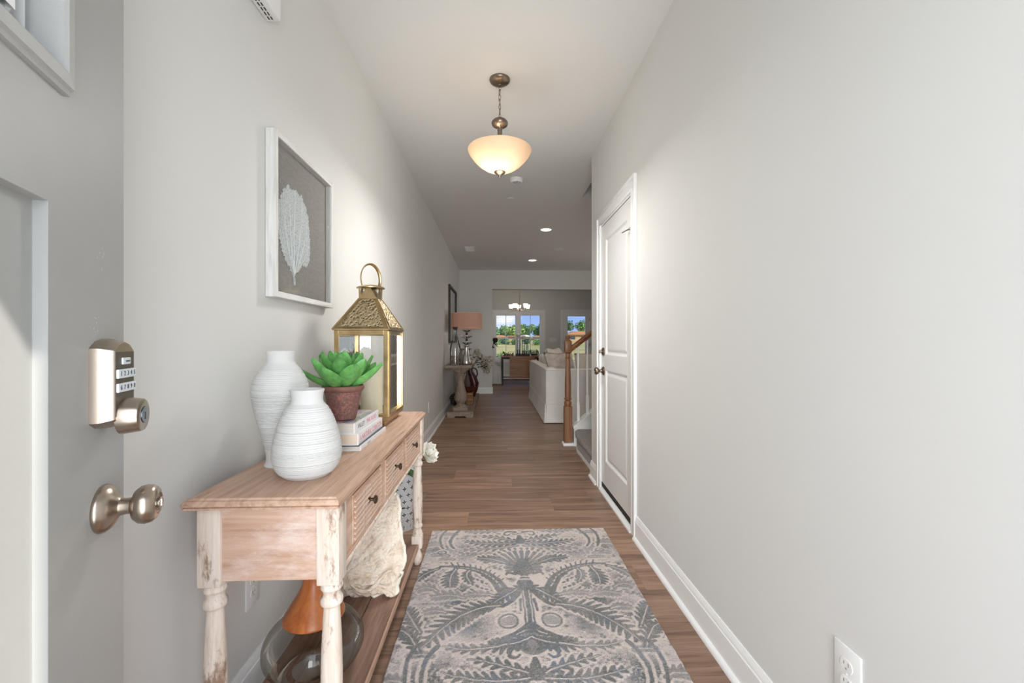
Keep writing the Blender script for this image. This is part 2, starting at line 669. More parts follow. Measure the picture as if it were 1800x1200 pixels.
b.box(XR - 0.001, XR + 0.12, 2.545, 2.556, 0, 2.06); b.box(XR - 0.001, XR + 0.12, 3.329, 3.34, 0, 2.06); b.box(XR - 0.001, XR + 0.12, 2.556, 3.329, 2.05, 2.06)
b.box(XR + 0.045, XR + 0.06, 2.556, 2.568, 0, 2.05); b.box(XR + 0.045, XR + 0.06, 3.317, 3.329, 0, 2.05); b.box(XR + 0.045, XR + 0.06, 2.568, 3.317, 2.036, 2.05)
obj('jamb', b, TRIM, door)
sl0, sl1 = 2.5625, 3.3255
b = B()
fx = lambda u, v, d: (XR + 0.004 + d, u, v)
slab_z0, slab_z1 = 0.066, 2.045
st = 0.118
panel_face(b, sl0, sl1, slab_z0, slab_z1,
           [(sl0 + st, sl1 - st, 0.245, 0.94), (sl0 + st, sl1 - st, 1.055, slab_z1 - st)],
           [(0.004, 0.002), (0.014, 0.011), (0.022, 0.012), (0.040, 0.005), (0.048, 0.004)], fx)
b.box(XR + 0.0175, XR + 0.04, sl0, sl1, slab_z0, slab_z1)
for ya, yb in ((sl0, sl0), (sl1, sl1)):
    b.face([(XR + 0.004, ya, slab_z0), (XR + 0.0175, ya, slab_z0), (XR + 0.0175, ya, slab_z1), (XR + 0.004, ya, slab_z1)])
for z in (slab_z0, slab_z1):
    b.face([(XR + 0.004, sl0, z), (XR + 0.0175, sl0, z), (XR + 0.0175, sl1, z), (XR + 0.004, sl1, z)])
obj('slab', b, DOORP, door)
b = B(); b.box(XR + 0.004, XR + 0.04, 2.556, 3.329, 0.028, 0.066); obj('sweep', b, mat('black_rubber', rgb(22, 21, 20), 0.6), door)
b = B(); b.prism([(XR - 0.022, 0.0), (XR - 0.022, 0.012), (XR - 0.004, 0.027), (XR + 0.06, 0.028), (XR + 0.06, 0.0)], 'Y', 2.556, 3.329); obj('threshold', b, TRIM, door)
for z in (1.78, 1.02, 0.25):
    b = B()
    b.lathe([(0.0, -0.048), (0.0065, -0.047), (0.0065, 0.047), (0.0, 0.048)], 12, (XR - 0.004, 2.562, z))
    h = obj('hinge', b, NICKEL, door, 40)
    b = B(); b.box(XR + 0.0005, XR + 0.0035, 2.563, 2.578, z - 0.044, z + 0.044); obj('leaf_plate', b, NICKEL, h)
# door stop on the top hinge
b = B(); b.tube([(XR - 0.004, 2.562, 1.835), (XR - 0.02, 2.60, 1.838), (XR - 0.035, 2.66, 1.835)], [0.004, 0.004, 0.003], 8)
b.lathe([(0, -0.008), (0.009, -0.006), (0.009, 0.006), (0, 0.008)], 12, mtx=Matrix.Translation((XR - 0.01, 2.572, 1.838)) @ Matrix.Rotation(PI / 2, 4, 'X'))
obj('door_stop', b, NICKEL, door, 40)
def knob_profile():
    return [(0.0, 0.0), (0.033, 0.0), (0.0335, 0.004), (0.030, 0.009), (0.022, 0.013), (0.0135, 0.018), (0.011, 0.026), (0.011, 0.034),
            (0.016, 0.038), (0.024, 0.043), (0.0285, 0.051), (0.0285, 0.058), (0.025, 0.066), (0.017, 0.071), (0.014, 0.0715), (0.013, 0.069), (0, 0.069)]
b = B(); b.lathe(knob_profile(), 28, mtx=Matrix.Translation((XR + 0.003, 3.262, 0.93)) @ Matrix.Rotation(-PI / 2, 4, 'Y'))
obj('door_knob', b, NICKEL_DK, door, 40)
b = B(); b.lathe([(0, 0), (0.031, 0), (0.031, 0.006), (0.024, 0.012), (0.012, 0.014), (0.01, 0.02), (0, 0.02)], 24, mtx=Matrix.Translation((XR + 0.003, 3.262, 1.078)) @ Matrix.Rotation(-PI / 2, 4, 'Y'))
b.box(XR - 0.034, XR - 0.012, 3.256, 3.268, 1.066, 1.09, 0.003)
obj('deadbolt', b, NICKEL_DK, door, 40)

# ---- front door, swung open at the left of the camera; s runs from the latch edge to the hinge edge
fd = sgroup('door_2', (-0.595, 0.713, 0), 'grey painted front door swung open beside the camera')
FA = math.radians(20)
FE = Vector((-0.595, 0.713, 0.0))
FD = Vector((math.sin(FA), -math.cos(FA), 0))       # latch to hinge
FN = Vector((math.cos(FA), math.sin(FA), 0))        # out of the exterior face, towards the hall
def fdp(s, z, d):
    """d: depth into the door (negative stands proud)"""
    p = FE + FD * s - FN * d
    return (p.x, p.y, z)
FDG = mat('door_grey_paint', rgb(162, 162, 159), 0.42, spec=0.35, col2=rgb(168, 168, 165), nscale=3.0, bump=(180, 0.05, 0.002))
b = B()
DW, DT = 0.91, 0.044
win = (0.187, 0.91 - 0.187, 1.49, 1.93)
pan1 = (0.195, 0.91 / 2 - 0.03, 0.22, 1.322)
pan2 = (0.91 / 2 + 0.03, 0.91 - 0.195, 0.22, 1.322)
# face with three openings: the light is a real hole, the panels are recessed
def fd_face(b, dep, flip):
    holes = [win, pan1, pan2]
    su = sorted({0, DW} | {h[0] for h in holes} | {h[1] for h in holes})
    sv = sorted({0.012, 2.04} | {h[2] for h in holes} | {h[3] for h in holes})
    for ua, ub in zip(su, su[1:]):
        for va, vb in zip(sv, sv[1:]):
            cu, cv = (ua + ub) / 2, (va + vb) / 2
            if any(h[0] < cu < h[1] and h[2] < cv < h[3] for h in holes):
                continue
            b.face([fdp(ua, va, dep), fdp(ub, va, dep), fdp(ub, vb, dep), fdp(ua, vb, dep)])
fd_face(b, 0.0, False); fd_face(b, DT, True)
for h in (pan1, pan2):
    panel_fill(b, h, [(0.0006, 0.0005), (0.0010, 0.0137), (0.004, 0.0140)], lambda u, v, d: fdp(u, v, d))
    panel_fill(b, h, [(0.001, 0.001), (0.027, 0.012), (0.030, 0.012)], lambda u, v, d: fdp(u, v, DT - d))
for (sa, sb, za, zb) in ((0, 0, 0.012, 2.04), (DW, DW, 0.012, 2.04)):
    b.face([fdp(sa, za, 0), fdp(sa, za, DT), fdp(sa, zb, DT), fdp(sa, zb, 0)])
for z in (0.012, 2.04):
    b.face([fdp(0, z, 0), fdp(DW, z, 0), fdp(DW, z, DT), fdp(0, z, DT)])
panel_fill(b, win, [(0.0, DT)], lambda u, v, d: fdp(u, v, d), cap=False)
obj('slab', b, FDG, fd)
# raised frame around the light, both faces
LITE_FRAME = mat('lite_frame_paint', rgb(172, 172, 169), 0.45, bump=(60, 0.25, 0.003), stretch=(1, 1, 8))
for side in (0, 1):
    b = B()
    def ff(u, v, d, side=side):
        return fdp(u, v, d if side == 0 else DT - d)
    o_ = (win[0] - 0.024, win[1] + 0.024, win[2] - 0.028, win[3] + 0.024)
    panel_fill(b, o_, [(0.0, -0.006), (0.004, -0.008), (0.006, -0.013), (0.020, -0.014), (0.024, -0.011), (0.0245, 0.020)], ff, cap=False)
    obj('lite_frame', b, LITE_FRAME if side == 0 else TRIM, fd)
for k in range(3):
    w3 = (win[1] - win[0] - 0.066) / 3
    s0 = win[0] + 0.033 + k * w3
    b = B()
    b.face([fdp(s0, win[2] + 0.03, 0.02), fdp(s0 + w3, win[2] + 0.03, 0.02), fdp(s0 + w3, win[3] - 0.03, 0.02), fdp(s0, win[3] - 0.03, 0.02)])
    obj('pane', b, glass('door_lite_glass', (0.80, 0.93, 0.93, 1), 0.8), fd)
b = B()
for s in (win[0] + 0.052, win[0] + 0.033 + (win[1] - win[0] - 0.066) / 3, win[0] + 0.033 + 2 * (win[1] - win[0] - 0.066) / 3):
    pts = [fdp(s - 0.011, win[2] + 0.03, 0.012), fdp(s + 0.011, win[2] + 0.03, 0.012), fdp(s + 0.011, win[2] + 0.03, 0.034), fdp(s - 0.011, win[2] + 0.03, 0.034)]
    top = [(p[0], p[1], win[3] - 0.03) for p in pts]
    for i in range(4):
        j = (i + 1) % 4
        b.face([pts[i], pts[j], top[j], top[i]])
obj('glazing_bar', b, TRIM, fd)
# scuffs on the paint
b = B()
rs = random.Random(3)
for (s0, z0, n_) in ((0.075, 1.275, 9), (0.085, 1.175, 8)):
    for k in range(n_):
        s = s0 + rs.uniform(-0.012, 0.012); z = z0 + rs.uniform(-0.016, 0.016); r_ = rs.uniform(0.0006, 0.0014)
        b.face([fdp(s - r_, z, -0.0004), fdp(s, z - r_ * 1.4, -0.0004), fdp(s + r_, z, -0.0004), fdp(s, z + r_ * 1.2, -0.0004)])
obj('paint_chips', b, mat('chip_white', rgb(206, 206, 202), 0.7), fd)
FM = lambda s, z, d=0.0: frame_mtx(fdp(s, z, d), -FD, (0, 0, 1))
# local axes on the door: x towards the latch edge, y up, z out of the face
b = B(); b.lathe([(0, 0), (0.0335, 0), (0.0345, 0.003), (0.0335, 0.006), (0.030, 0.011), (0.023, 0.016), (0.0165, 0.019), (0.0125, 0.0225), (0.0115, 0.030), (0.012, 0.036)], 40, mtx=FM(0.070, 0.912))
kn = obj('door_knob', b, NICKEL, fd, 40)
b = B(); b.lathe([(0.0118, 0.035), (0.0145, 0.037), (0.022, 0.040), (0.027, 0.046), (0.0285, 0.053), (0.027, 0.060), (0.0225, 0.065), (0.016, 0.0675), (0.0150, 0.0675), (0.0145, 0.066), (0.0, 0.066)], 40, mtx=FM(0.070, 0.912))
obj('knob_ball', b, NICKEL, kn, 40)
b = B(); b.lathe([(0, 0.066), (0.0085, 0.066), (0.0085, 0.0705), (0, 0.071)], 24, mtx=FM(0.070, 0.912)); b.box(-0.001, 0.001, -0.005, 0.005, 0.0708, 0.0716, mtx=FM(0.070, 0.912))
obj('key_cylinder', b, mat('polished_nickel', rgb(205, 200, 192), 0.18, 1.0), kn, 40)
# keypad deadbolt
b = B()
hw, zt, zb = 0.036, 0.052, -0.052
outl = [(-hw, zb), (-hw * 0.55, zb - 0.009), (0, zb - 0.012), (hw * 0.55, zb - 0.009), (hw, zb), (hw, zt), (hw * 0.55, zt + 0.010), (0, zt + 0.014), (-hw * 0.55, zt + 0.010), (-hw, zt)]
def ring(sc, d, shift=0.0):
    return [(x * sc, y * (1 - (1 - sc) * 0.42), d) for x, y in outl]
rings = [ring(1.0, 0.0), ring(1.0, 0.010), ring(0.86, 0.025), ring(0.83, 0.0265)]
vsr = [b._verts(r_) for r_ in rings]
for a_, c_ in zip(vsr, vsr[1:]):
    for i in range(len(outl)):
        j = (i + 1) % len(outl)
        b.bm.faces.new((a_[i], a_[j], c_[j], c_[i]))
b.bm.faces.new(vsr[-1]); b.bm.faces.new(vsr[0][::-1])
b.xform(FM(0.070, 1.093))
kp = obj('keypad_lock', b, NICKEL, fd, 25)
b = B(); b.box(-0.029, 0.029, -0.045, 0.047, 0.0262, 0.0272); b.xform(FM(0.070, 1.093)); obj('face_plate', b, mat('keypad_bronze', rgb(104, 94, 82), 0.42, 0.7), kp)
KEYP = mat('key_white', rgb(222, 228, 232), 0.3)
for r_, zc in enumerate((0.0155, -0.0045)):
    b = B(); b.box(-0.029, 0.029, zc - 0.0065, zc + 0.0065, 0.027, 0.0305, 0.0012, 2); b.xform(FM(0.070, 1.093)); obj('key_row', b, KEYP, kp)
    for k, ch in enumerate('12345' if r_ == 0 else '67890'):
        m_ = FM(0.070, 1.093) @ Matrix.Translation((-0.0212 + k * 0.0106, zc, 0.0307))
        lettering('digit', ch, 0.0095, m_, mat('digit_grey', rgb(70, 76, 84), 0.5), kp)
b = B(); b.box(-0.0125, 0.0125, 0.0285, 0.0385, 0.027, 0.0295, 0.001, 2); b.xform(FM(0.070, 1.093)); obj('badge', b, KEYP, kp)
b = B(); b.box(-0.004, 0.009, 0.0320, 0.0345, 0.0294, 0.0298); b.xform(FM(0.070, 1.093)); obj('badge_mark', b, mat('digit_grey', rgb(70, 76, 84), 0.5), kp)
b = B(); b.lathe([(0.027, 0.024), (0.0265, 0.030), (0.0245, 0.046), (0.0235, 0.0485), (0.0195, 0.0495), (0.0125, 0.0495), (0.0115, 0.048), (0, 0.048)], 40, mtx=FM(0.070, 1.046)); cy = obj('bolt_cylinder', b, NICKEL, kp, 40)
b = B(); b.lathe([(0, 0.048), (0.0112, 0.048), (0.0112, 0.0505), (0, 0.051)], 28, mtx=FM(0.070, 1.046)); obj('key_plug', b, mat('plug_steel', rgb(150, 158, 166), 0.3, 1.0), kp, 40)
b = B(); b.box(-0.0013, 0.0013, -0.007, 0.004, 0.0506, 0.0514); b.xform(FM(0.070, 1.046)); obj('keyway', b, BLACK, kp)

# ---- ceiling-high hall details: chime, smoke alarm, lights are things further below

# ---- dining window
wnd = sgroup('window_1', ((WX0 + WX1) / 2, YD, WZ0), 'white twin double-hung window with blinds over the dining table')
b = B()
for (x0, x1, z0, z1) in ((WX0 - 0.10, WX0, WZ0 - 0.09, WZ1 + 0.10), (WX1, WX1 + 0.10, WZ0 - 0.09, WZ1 + 0.10), (WX0, WX1, WZ1, WZ1 + 0.10), (WX0, WX1, WZ0 - 0.09, WZ0)):
    b.box(x0, x1, YD - 0.02, YD + 0.001, z0, z1)
obj('casing', b, TRIM, wnd)
mx_ = (WX0 + WX1) / 2
b = B()
b.box(WX0, WX0 + 0.03, YD, YD + 0.12, WZ0, WZ1); b.box(WX1 - 0.03, WX1, YD, YD + 0.12, WZ0, WZ1)
b.box(WX0 + 0.03, mx_ - 0.05, YD, YD + 0.12, WZ1 - 0.03, WZ1); b.box(mx_ + 0.05, WX1 - 0.03, YD, YD + 0.12, WZ1 - 0.03, WZ1); b.box(WX0 + 0.03, mx_ - 0.05, YD, YD + 0.12, WZ0, WZ0 + 0.03); b.box(mx_ + 0.05, WX1 - 0.03, YD, YD + 0.12, WZ0, WZ0 + 0.03); b.box(mx_ - 0.05, mx_ + 0.05, YD - 0.006, YD + 0.12, WZ0, WZ1)
obj('window_frame', b, TRIM, wnd)
zm = 1.255
for (xa, xb) in ((WX0 + 0.03, mx_ - 0.05), (mx_ + 0.05, WX1 - 0.03)):
    for (za, zb2, yo) in ((WZ0 + 0.03, zm + 0.02, 0.05), (zm - 0.02, WZ1 - 0.03, 0.08)):
        b = B()
        t = 0.035
        b.box(xa, xa + t, YD + yo, YD + yo + 0.03, za, zb2); b.box(xb - t, xb, YD + yo, YD + yo + 0.03, za, zb2)
        b.box(xa + t, xb - t, YD + yo, YD + yo + 0.03, za, za + t); b.box(xa + t, xb - t, YD + yo, YD + yo + 0.03, zb2 - t, zb2)
        xm = (xa + xb) / 2
        sash = obj('sash', b, TRIM, wnd)
        b = B(); b.box(xm - 0.010, xm + 0.010, YD + yo + 0.008, YD + yo + 0.022, za + t, zb2 - t); obj('muntin', b, TRIM, sash)
        for (p0, p1) in ((xa + t, xm - 0.010), (xm + 0.010, xb - t)):
            b = B(); b.face([(p0, YD + yo + 0.015, za + t), (p1, YD + yo + 0.015, za + t), (p1, YD + yo + 0.015, zb2 - t), (p0, YD + yo + 0.015, zb2 - t)])
            obj('pane', b, PANE, sash)
    b = B()
    z = WZ0 + 0.05
    while z < WZ1 - 0.04:
        b.box(xa + 0.004, xb - 0.004, YD + 0.012, YD + 0.036, z, z + 0.0018)
        z += 0.05
    tag(obj('blind_slats', b, TRIM, wnd), kind='stuff')
    b = B(); b.box(xa, xb, YD + 0.002, YD + 0.05, WZ1 - 0.055, WZ1 - 0.03); obj('head_rail', b, TRIM, wnd)

# ---- patio door
pd = sgroup('door_3', ((PX0 + PX1) / 2, YD, 0), 'white glazed patio door with blinds beyond the stairs')
b = B()
for (x0, x1, z0, z1) in ((PX0 - 0.09, PX0, 0, PZ1 + 0.09), (PX1, PX1 + 0.09, 0, PZ1 + 0.09), (PX0, PX1, PZ1, PZ1 + 0.09)):
    b.box(x0, x1, YD - 0.02, YD, z0, z1, 0.003)
obj('casing', b, TRIM, pd)
b = B()
GX0, GX1, GZ0, GZ1 = PX0 + 0.135, PX1 - 0.14, 0.30, PZ1 - 0.125
b.box(PX0, GX0, YD + 0.01, YD + 0.05, 0.02, PZ1); b.box(GX1, PX1, YD + 0.01, YD + 0.05, 0.02, PZ1)
b.box(GX0, GX1, YD + 0.01, YD + 0.05, 0.02, GZ0); b.box(GX0, GX1, YD + 0.01, YD + 0.05, GZ1, PZ1)
obj('slab', b, TRIM, pd)
b = B(); b.face([(GX0, YD + 0.04, GZ0), (GX1, YD + 0.04, GZ0), (GX1, YD + 0.04, GZ1), (GX0, YD + 0.04, GZ1)]); obj('pane', b, PANE, pd)
b = B()
z = GZ0 + 0.02
while z < GZ1 - 0.02:
    b.box(GX0 + 0.003, GX1 - 0.003, YD - 0.010, YD + 0.012, z, z + 0.004)
    z += 0.05
tag(obj('blind_slats', b, TRIM, pd), kind='stuff')
for z in (1.85, 1.05, 0.3):
    b = B(); b.lathe([(0, -0.05), (0.012, -0.05), (0.012, 0.05), (0, 0.05)], 10, (PX1 - 0.004, YD - 0.004, z)); obj('hinge', b, NICKEL_DK, pd)

# ---- staircase rising to the right behind the hall wall
stairs = sgroup('staircase', (0.86, 4.2, 0), 'carpeted staircase rising to the right behind the hall wall')
CARPET = mat('stair_carpet', rgb(176, 166, 157), 0.95, col2=rgb(118, 109, 101), nscale=70, ncontrast=(0.3, 0.7), bump=(160, 0.8, 0.006), sheen=0.3, spec=0.1)
RISE, RUN = 0.19, 0.245
SXS = 0.862
SFA = 4.70                     # far side of the steps
for k in range(14):
    b = B()
    x0 = SXS + k * RUN
    z1 = (k + 1) * RISE
    if k == 0:
        r_ = 0.035
        poly = [(x0 + 0.02, 3.66), (x0 - 0.02, 3.68), (x0 - 0.022, 4.45), (x0 + 0.0, 4.60), (x0 + 0.055, SFA), (x0 + RUN + 0.03, SFA), (x0 + RUN + 0.03, 3.66)]
        b.prism([(p[0] - 0.0, p[1]) for p in poly], 'Z', z1 - 0.035, z1)
        b.prism([(p[0] + (0.022 if p[0] < x0 + 0.1 else 0), p[1]) for p in poly], 'Z', 0.03, z1 - 0.035)
    else:
        b.box(x0 - 0.02, x0 + RUN + 0.02, 3.66, SFA, z1 - 0.035, z1, 0.012, 2)
        b.box(x0, x0 + RUN + 0.02, 3.66, SFA, 0.02, z1 - 0.035)
    obj('step', b, CARPET, stairs, 40)
b = B()
b.prism([(SXS + 0.01, 3.66), (SXS - 0.006, 3.70), (SXS - 0.008, 4.45), (SXS + 0.014, 4.60), (SXS + 0.06, SFA), (SXS + 0.1, SFA), (SXS + 0.1, 3.66)], 'Z', 0.0, 0.03)
obj('shoe_moulding', b, TRIM, stairs)
# far stringer with cap
zs = lambda x: 0.205 + (x - 0.872) * RISE / RUN
b = B()
b.prism([(0.872, 0.0), (0.872, zs(0.872)), (4.0, zs(4.0)), (4.0, 0.0)], 'Y', SFA, SFA + 0.12)
obj('stringer', b, TRIM, stairs)
b = B()
b.prism([(0.862, zs(0.862)), (0.862, zs(0.862) + 0.022), (4.0, zs(4.0) + 0.022), (4.0, zs(4.0))], 'Y', SFA - 0.012, SFA + 0.132)
obj('stringer_cap', b, TRIM, stairs)
bprof = [(0.016, 0.0), (0.016, 0.17), (0.0, 0.17)]
YB = SFA + 0.06
OAK = wood('stained_oak', (rgb(100, 64, 42), rgb(138, 96, 66), rgb(164, 122, 88)), 'Z', 1.6, 0.38, grain=0.5, bump=0.05)
for k in range(6):
    x = 0.928 + k * 0.104
    zb0 = zs(x) + 0.012
    top = 1.045 + (x - 0.862) * RISE / RUN
    b = B()
    b.box(x - 0.016, x + 0.016, YB - 0.016, YB + 0.016, zb0, zb0 + 0.20, 0.003)
    b.lathe([(0.0, 0.2), (0.0155, 0.2), (0.016, 0.215), (0.010, 0.225), (0.0125, 0.235), (0.0145, 0.26), (0.0125, 0.4), (0.009, top - zb0), (0.0, top - zb0)], 14, (x, YB, zb0))
    obj('baluster', b, TRIM, stairs, 40)
b = B()
NX, NY = 0.812, 4.755
w2 = 0.043
b.box(NX - w2, NX + w2, NY - w2, NY + w2, 0.035, 0.435, 0.003)
b.lathe([(0.043, 0.435), (0.036, 0.442), (0.040, 0.452), (0.043, 0.47), (0.041, 0.485), (0.030, 0.50), (0.036, 0.506), (0.041, 0.515), (0.040, 0.525), (0.034, 0.53), (0.0355, 0.56), (0.035, 0.70), (0.030, 0.84), (0.0255, 0.965), (0.031, 0.97), (0.033, 0.977), (0.026, 0.985), (0.026, 1.02), (0.037, 1.03)], 24, (NX, NY, 0))
b.box(NX - w2 * 0.92, NX + w2 * 0.92, NY - w2 * 0.92, NY + w2 * 0.92, 1.03, 1.165, 0.012, 2)
b.lathe([(0.036, 1.16), (0.030, 1.172), (0.022, 1.178), (0.020, 1.184), (0.028, 1.190), (0.031, 1.202), (0.026, 1.213), (0.014, 1.222), (0.0, 1.225)], 24, (NX, NY, 0))
obj('newel_post', b, OAK, stairs, 35)
b = B(); b.box(NX - 0.062, NX + 0.062, NY - 0.062, NY + 0.062, 0.0, 0.036, 0.012, 2); obj('newel_base', b, TRIM, stairs)
OAKX = wood('stained_oak_rail', (rgb(96, 58, 34), rgb(138, 90, 56), rgb(168, 118, 78)), 'X', 1.6, 0.38, grain=0.5, bump=0.05)
b = B()
x0r, x1r = NX + 0.036, 3.6
zr = lambda x: 1.048 + (x - 0.862) * RISE / RUN
pr = [(-0.020, 0.0), (0.020, 0.0), (0.024, 0.018), (0.031, 0.030), (0.031, 0.050), (0.020, 0.066), (0.0, 0.071), (-0.020, 0.066), (-0.031, 0.050), (-0.031, 0.030), (-0.024, 0.018)]
va = b._verts([(x0r, YB + p[0], zr(x0r) + p[1]) for p in pr]); vb_ = b._verts([(x1r, YB + p[0], zr(x1r) + p[1]) for p in pr])
b.bm.faces.new(va); b.bm.faces.new(vb_[::-1])
for i in range(len(pr)):
    j = (i + 1) % len(pr)
    b.bm.faces.new((va[i], vb_[i], vb_[j], va[j]))
obj('handrail', b, OAKX, stairs, 50)
# ================================================================== HALL FIXTURES
# pendant lamp
PXc, PYc = 0.029, 2.6
pend = thing('pendant_lamp', (PXc, PYc, 2.14), 'brushed nickel pendant lamp with a glowing frosted glass bowl', 'pendant lamp')
b = B(); b.lathe([(0, CZ), (0.062, CZ), (0.063, CZ - 0.006), (0.059, CZ - 0.014), (0.045, CZ - 0.024), (0.022, CZ - 0.030), (0.010, CZ - 0.033), (0.008, CZ - 0.040), (0, CZ - 0.041)], 36, (PXc, PYc, 0)); obj('canopy', b, NICKEL_DK, pend, 40)
for dx in (-0.022, 0.022):
    b = B(); b.lathe([(0, -0.006), (0.004, -0.005), (0.004, 0), (0, 0)], 10, (PXc + dx, PYc - 0.028, CZ - 0.02)); obj('screw_cap', b, NICKEL, pend, 40)
nl = 7
z_hi, z_lo = CZ - 0.036, 2.502
for k in range(nl):
    b = B()
    zc = z_hi - (k + 0.5) * (z_hi - z_lo) / nl
    hh = (z_hi - z_lo) / nl * 0.5 + 0.004
    ang = (k % 2) * PI / 2 + 0.5
    pts = []
    for i in range(16):
        t = 2 * PI * i / 16
        w = 0.0065 * math.cos(t); z = hh * math.sin(t)
        pts.append((PXc + w * math.cos(ang), PYc + w * math.sin(ang), zc + z))
    b.tube(pts, 0.0016, 6, True); obj('chain_link', b, NICKEL_DK, pend, 60)
b = B(); b.tube([(PXc - 0.004, PYc, 2.70), (PXc - 0.006, PYc + 0.004, 2.62), (PXc + 0.003, PYc, 2.56), (PXc - 0.003, PYc, 2.50)], 0.0013, 6); obj('cord', b, mat('lamp_cord', rgb(120, 110, 100), 0.5), pend)
b = B(); b.lathe([(0.0, 2.508), (0.012, 2.507), (0.020, 2.502), (0.040, 2.492), (0.049, 2.480), (0.050, 2.472), (0.046, 2.462), (0.032, 2.452), (0.016, 2.447), (0.014, 2.442), (0.013, 2.36), (0.013, 2.19)], 32, (PXc, PYc, 0)); obj('stem_cap', b, NICKEL_DK, pend, 40)
m, nt, p = new_mat('frosted_alabaster_glass')
N, L = nt.nodes, nt.links
out = N['Material Output']
p.inputs['Base Color'].default_value = rgb(246, 228, 205); p.inputs['Roughness'].default_value = 0.35
trn = N.new('ShaderNodeBsdfTranslucent'); trn.inputs[0].default_value = (1.0, 0.86, 0.68, 1)
tc = N.new('ShaderNodeTexCoord'); nz = N.new('ShaderNodeTexNoise'); nz.inputs['Scale'].default_value = 9; nz.inputs['Detail'].default_value = 4
rp = N.new('ShaderNodeValToRGB'); rp.color_ramp.elements[0].color = (1.0, 0.80, 0.58, 1); rp.color_ramp.elements[1].color = (1.0, 0.92, 0.80, 1)
L.new(tc.outputs['Object'], nz.inputs['Vector']); L.new(nz.outputs['Fac'], rp.inputs[0]); L.new(rp.outputs[0], trn.inputs[0])
mxs = N.new('ShaderNodeMixShader'); mxs.inputs[0].default_value = 0.6
L.new(p.outputs[0], mxs.inputs[1]); L.new(trn.outputs[0], mxs.inputs[2]); L.new(mxs.outputs[0], out.inputs[0])
BOWLG = m
b = B()
R = 0.1925
prof = [(0.0, 2.178), (0.03, 2.179), (0.060, 2.186), (0.095, 2.202), (0.128, 2.225), (0.156, 2.252), (0.176, 2.278), (0.188, 2.299), (R, 2.311), (R - 0.002, 2.313), (R - 0.006, 2.309), (0.182, 2.296), (0.168, 2.273), (0.148, 2.250), (0.12, 2.226), (0.09, 2.206), (0.055, 2.191), (0.0, 2.183)]
b.lathe(prof, 64, (PXc, PYc, 0)); obj('glass_bowl', b, BOWLG, pend, 60)
b = B(); b.lathe([(0, 2.192), (0.034, 2.182), (0.0345, 2.177), (0.026, 2.169), (0.012, 2.163), (0.009, 2.158), (0.0095, 2.152), (0.006, 2.146), (0, 2.144)], 28, (PXc, PYc, 0)); obj('finial', b, NICKEL_DK, pend, 40)
for k, a in enumerate((2.6, 5.4)):
    b = B()
    bx_, by_ = PXc + 0.060 * math.cos(a), PYc + 0.060 * math.sin(a)
    b.lathe([(0, -0.035), (0.016, -0.03), (0.022, -0.012), (0.020, 0.006), (0.012, 0.02), (0.012, 0.045), (0, 0.045)], 16, (bx_, by_, 2.27))
    obj('bulb', b, mat('bulb_glow', rgb(255, 240, 215), 0.4, emit=((1.0, 0.84, 0.64, 1), 5.0)), pend, 60)
light('pendant_glow', 'POINT', (PXc - 0.045, PYc - 0.02, 2.25), 0.9, (1.0, 0.93, 0.84), shadow_soft_size=0.03)
light('hall_fill', 'POINT', (PXc, PYc, 1.98), 4.6, (1.0, 0.985, 0.965), shadow_soft_size=0.15)  # added fill hanging below the finial, brightens walls and ceiling beyond the bulbs
light('hall_fill_down', 'AREA', (PXc, PYc, 2.138), 12.0, (1.0, 0.985, 0.965), shape='DISK', size=0.34)  # added downward fill under the bowl for the floor and closet door

# smoke alarm and a blank cover on the ceiling
sa = thing('smoke_alarm', (0.21, 4.19, CZ - 0.04), 'round white smoke alarm on the ceiling just beyond the pendant lamp', 'smoke alarm')
b = B(); b.lathe([(0, CZ), (0.066, CZ), (0.067, CZ - 0.012), (0.062, CZ - 0.014), (0.060, CZ - 0.030), (0.053, CZ - 0.038), (0, CZ - 0.040)], 36, (0.21, 4.19, 0)); obj('body', b, PLASTIC, sa, 35)
b = B(); b.lathe([(0.018, CZ - 0.0395), (0.020, CZ - 0.043), (0, CZ - 0.043)], 20, (0.205, 4.165, 0)); obj('test_button', b, mat('button_grey', rgb(200, 200, 196), 0.4), sa, 35)
b = B(); b.lathe([(0.028, CZ - 0.0385), (0.032, CZ - 0.0405), (0.036, CZ - 0.0385)], 24, (0.215, 4.18, 0), cap=False); obj('vent_ring', b, mat('vent_shade', rgb(150, 150, 146), 0.6), sa)
sp = thing('sprinkler_cover', (0.176, 4.76, CZ - 0.008), 'small flat round cover plate on the ceiling behind the smoke alarm', 'cover plate')
b = B(); b.lathe([(0, CZ), (0.042, CZ), (0.043, CZ - 0.004), (0.040, CZ - 0.006), (0.0, CZ - 0.007)], 30, (0.176, 4.76, 0)); obj('plate', b, CEIL, sp, 35)
b = B(); b.lathe([(0.030, CZ - 0.0065), (0.031, CZ - 0.009), (0.033, CZ - 0.009), (0.034, CZ - 0.0065)], 24, (0.176, 4.76, 0), cap=False); obj('ring', b, CEIL, sp)
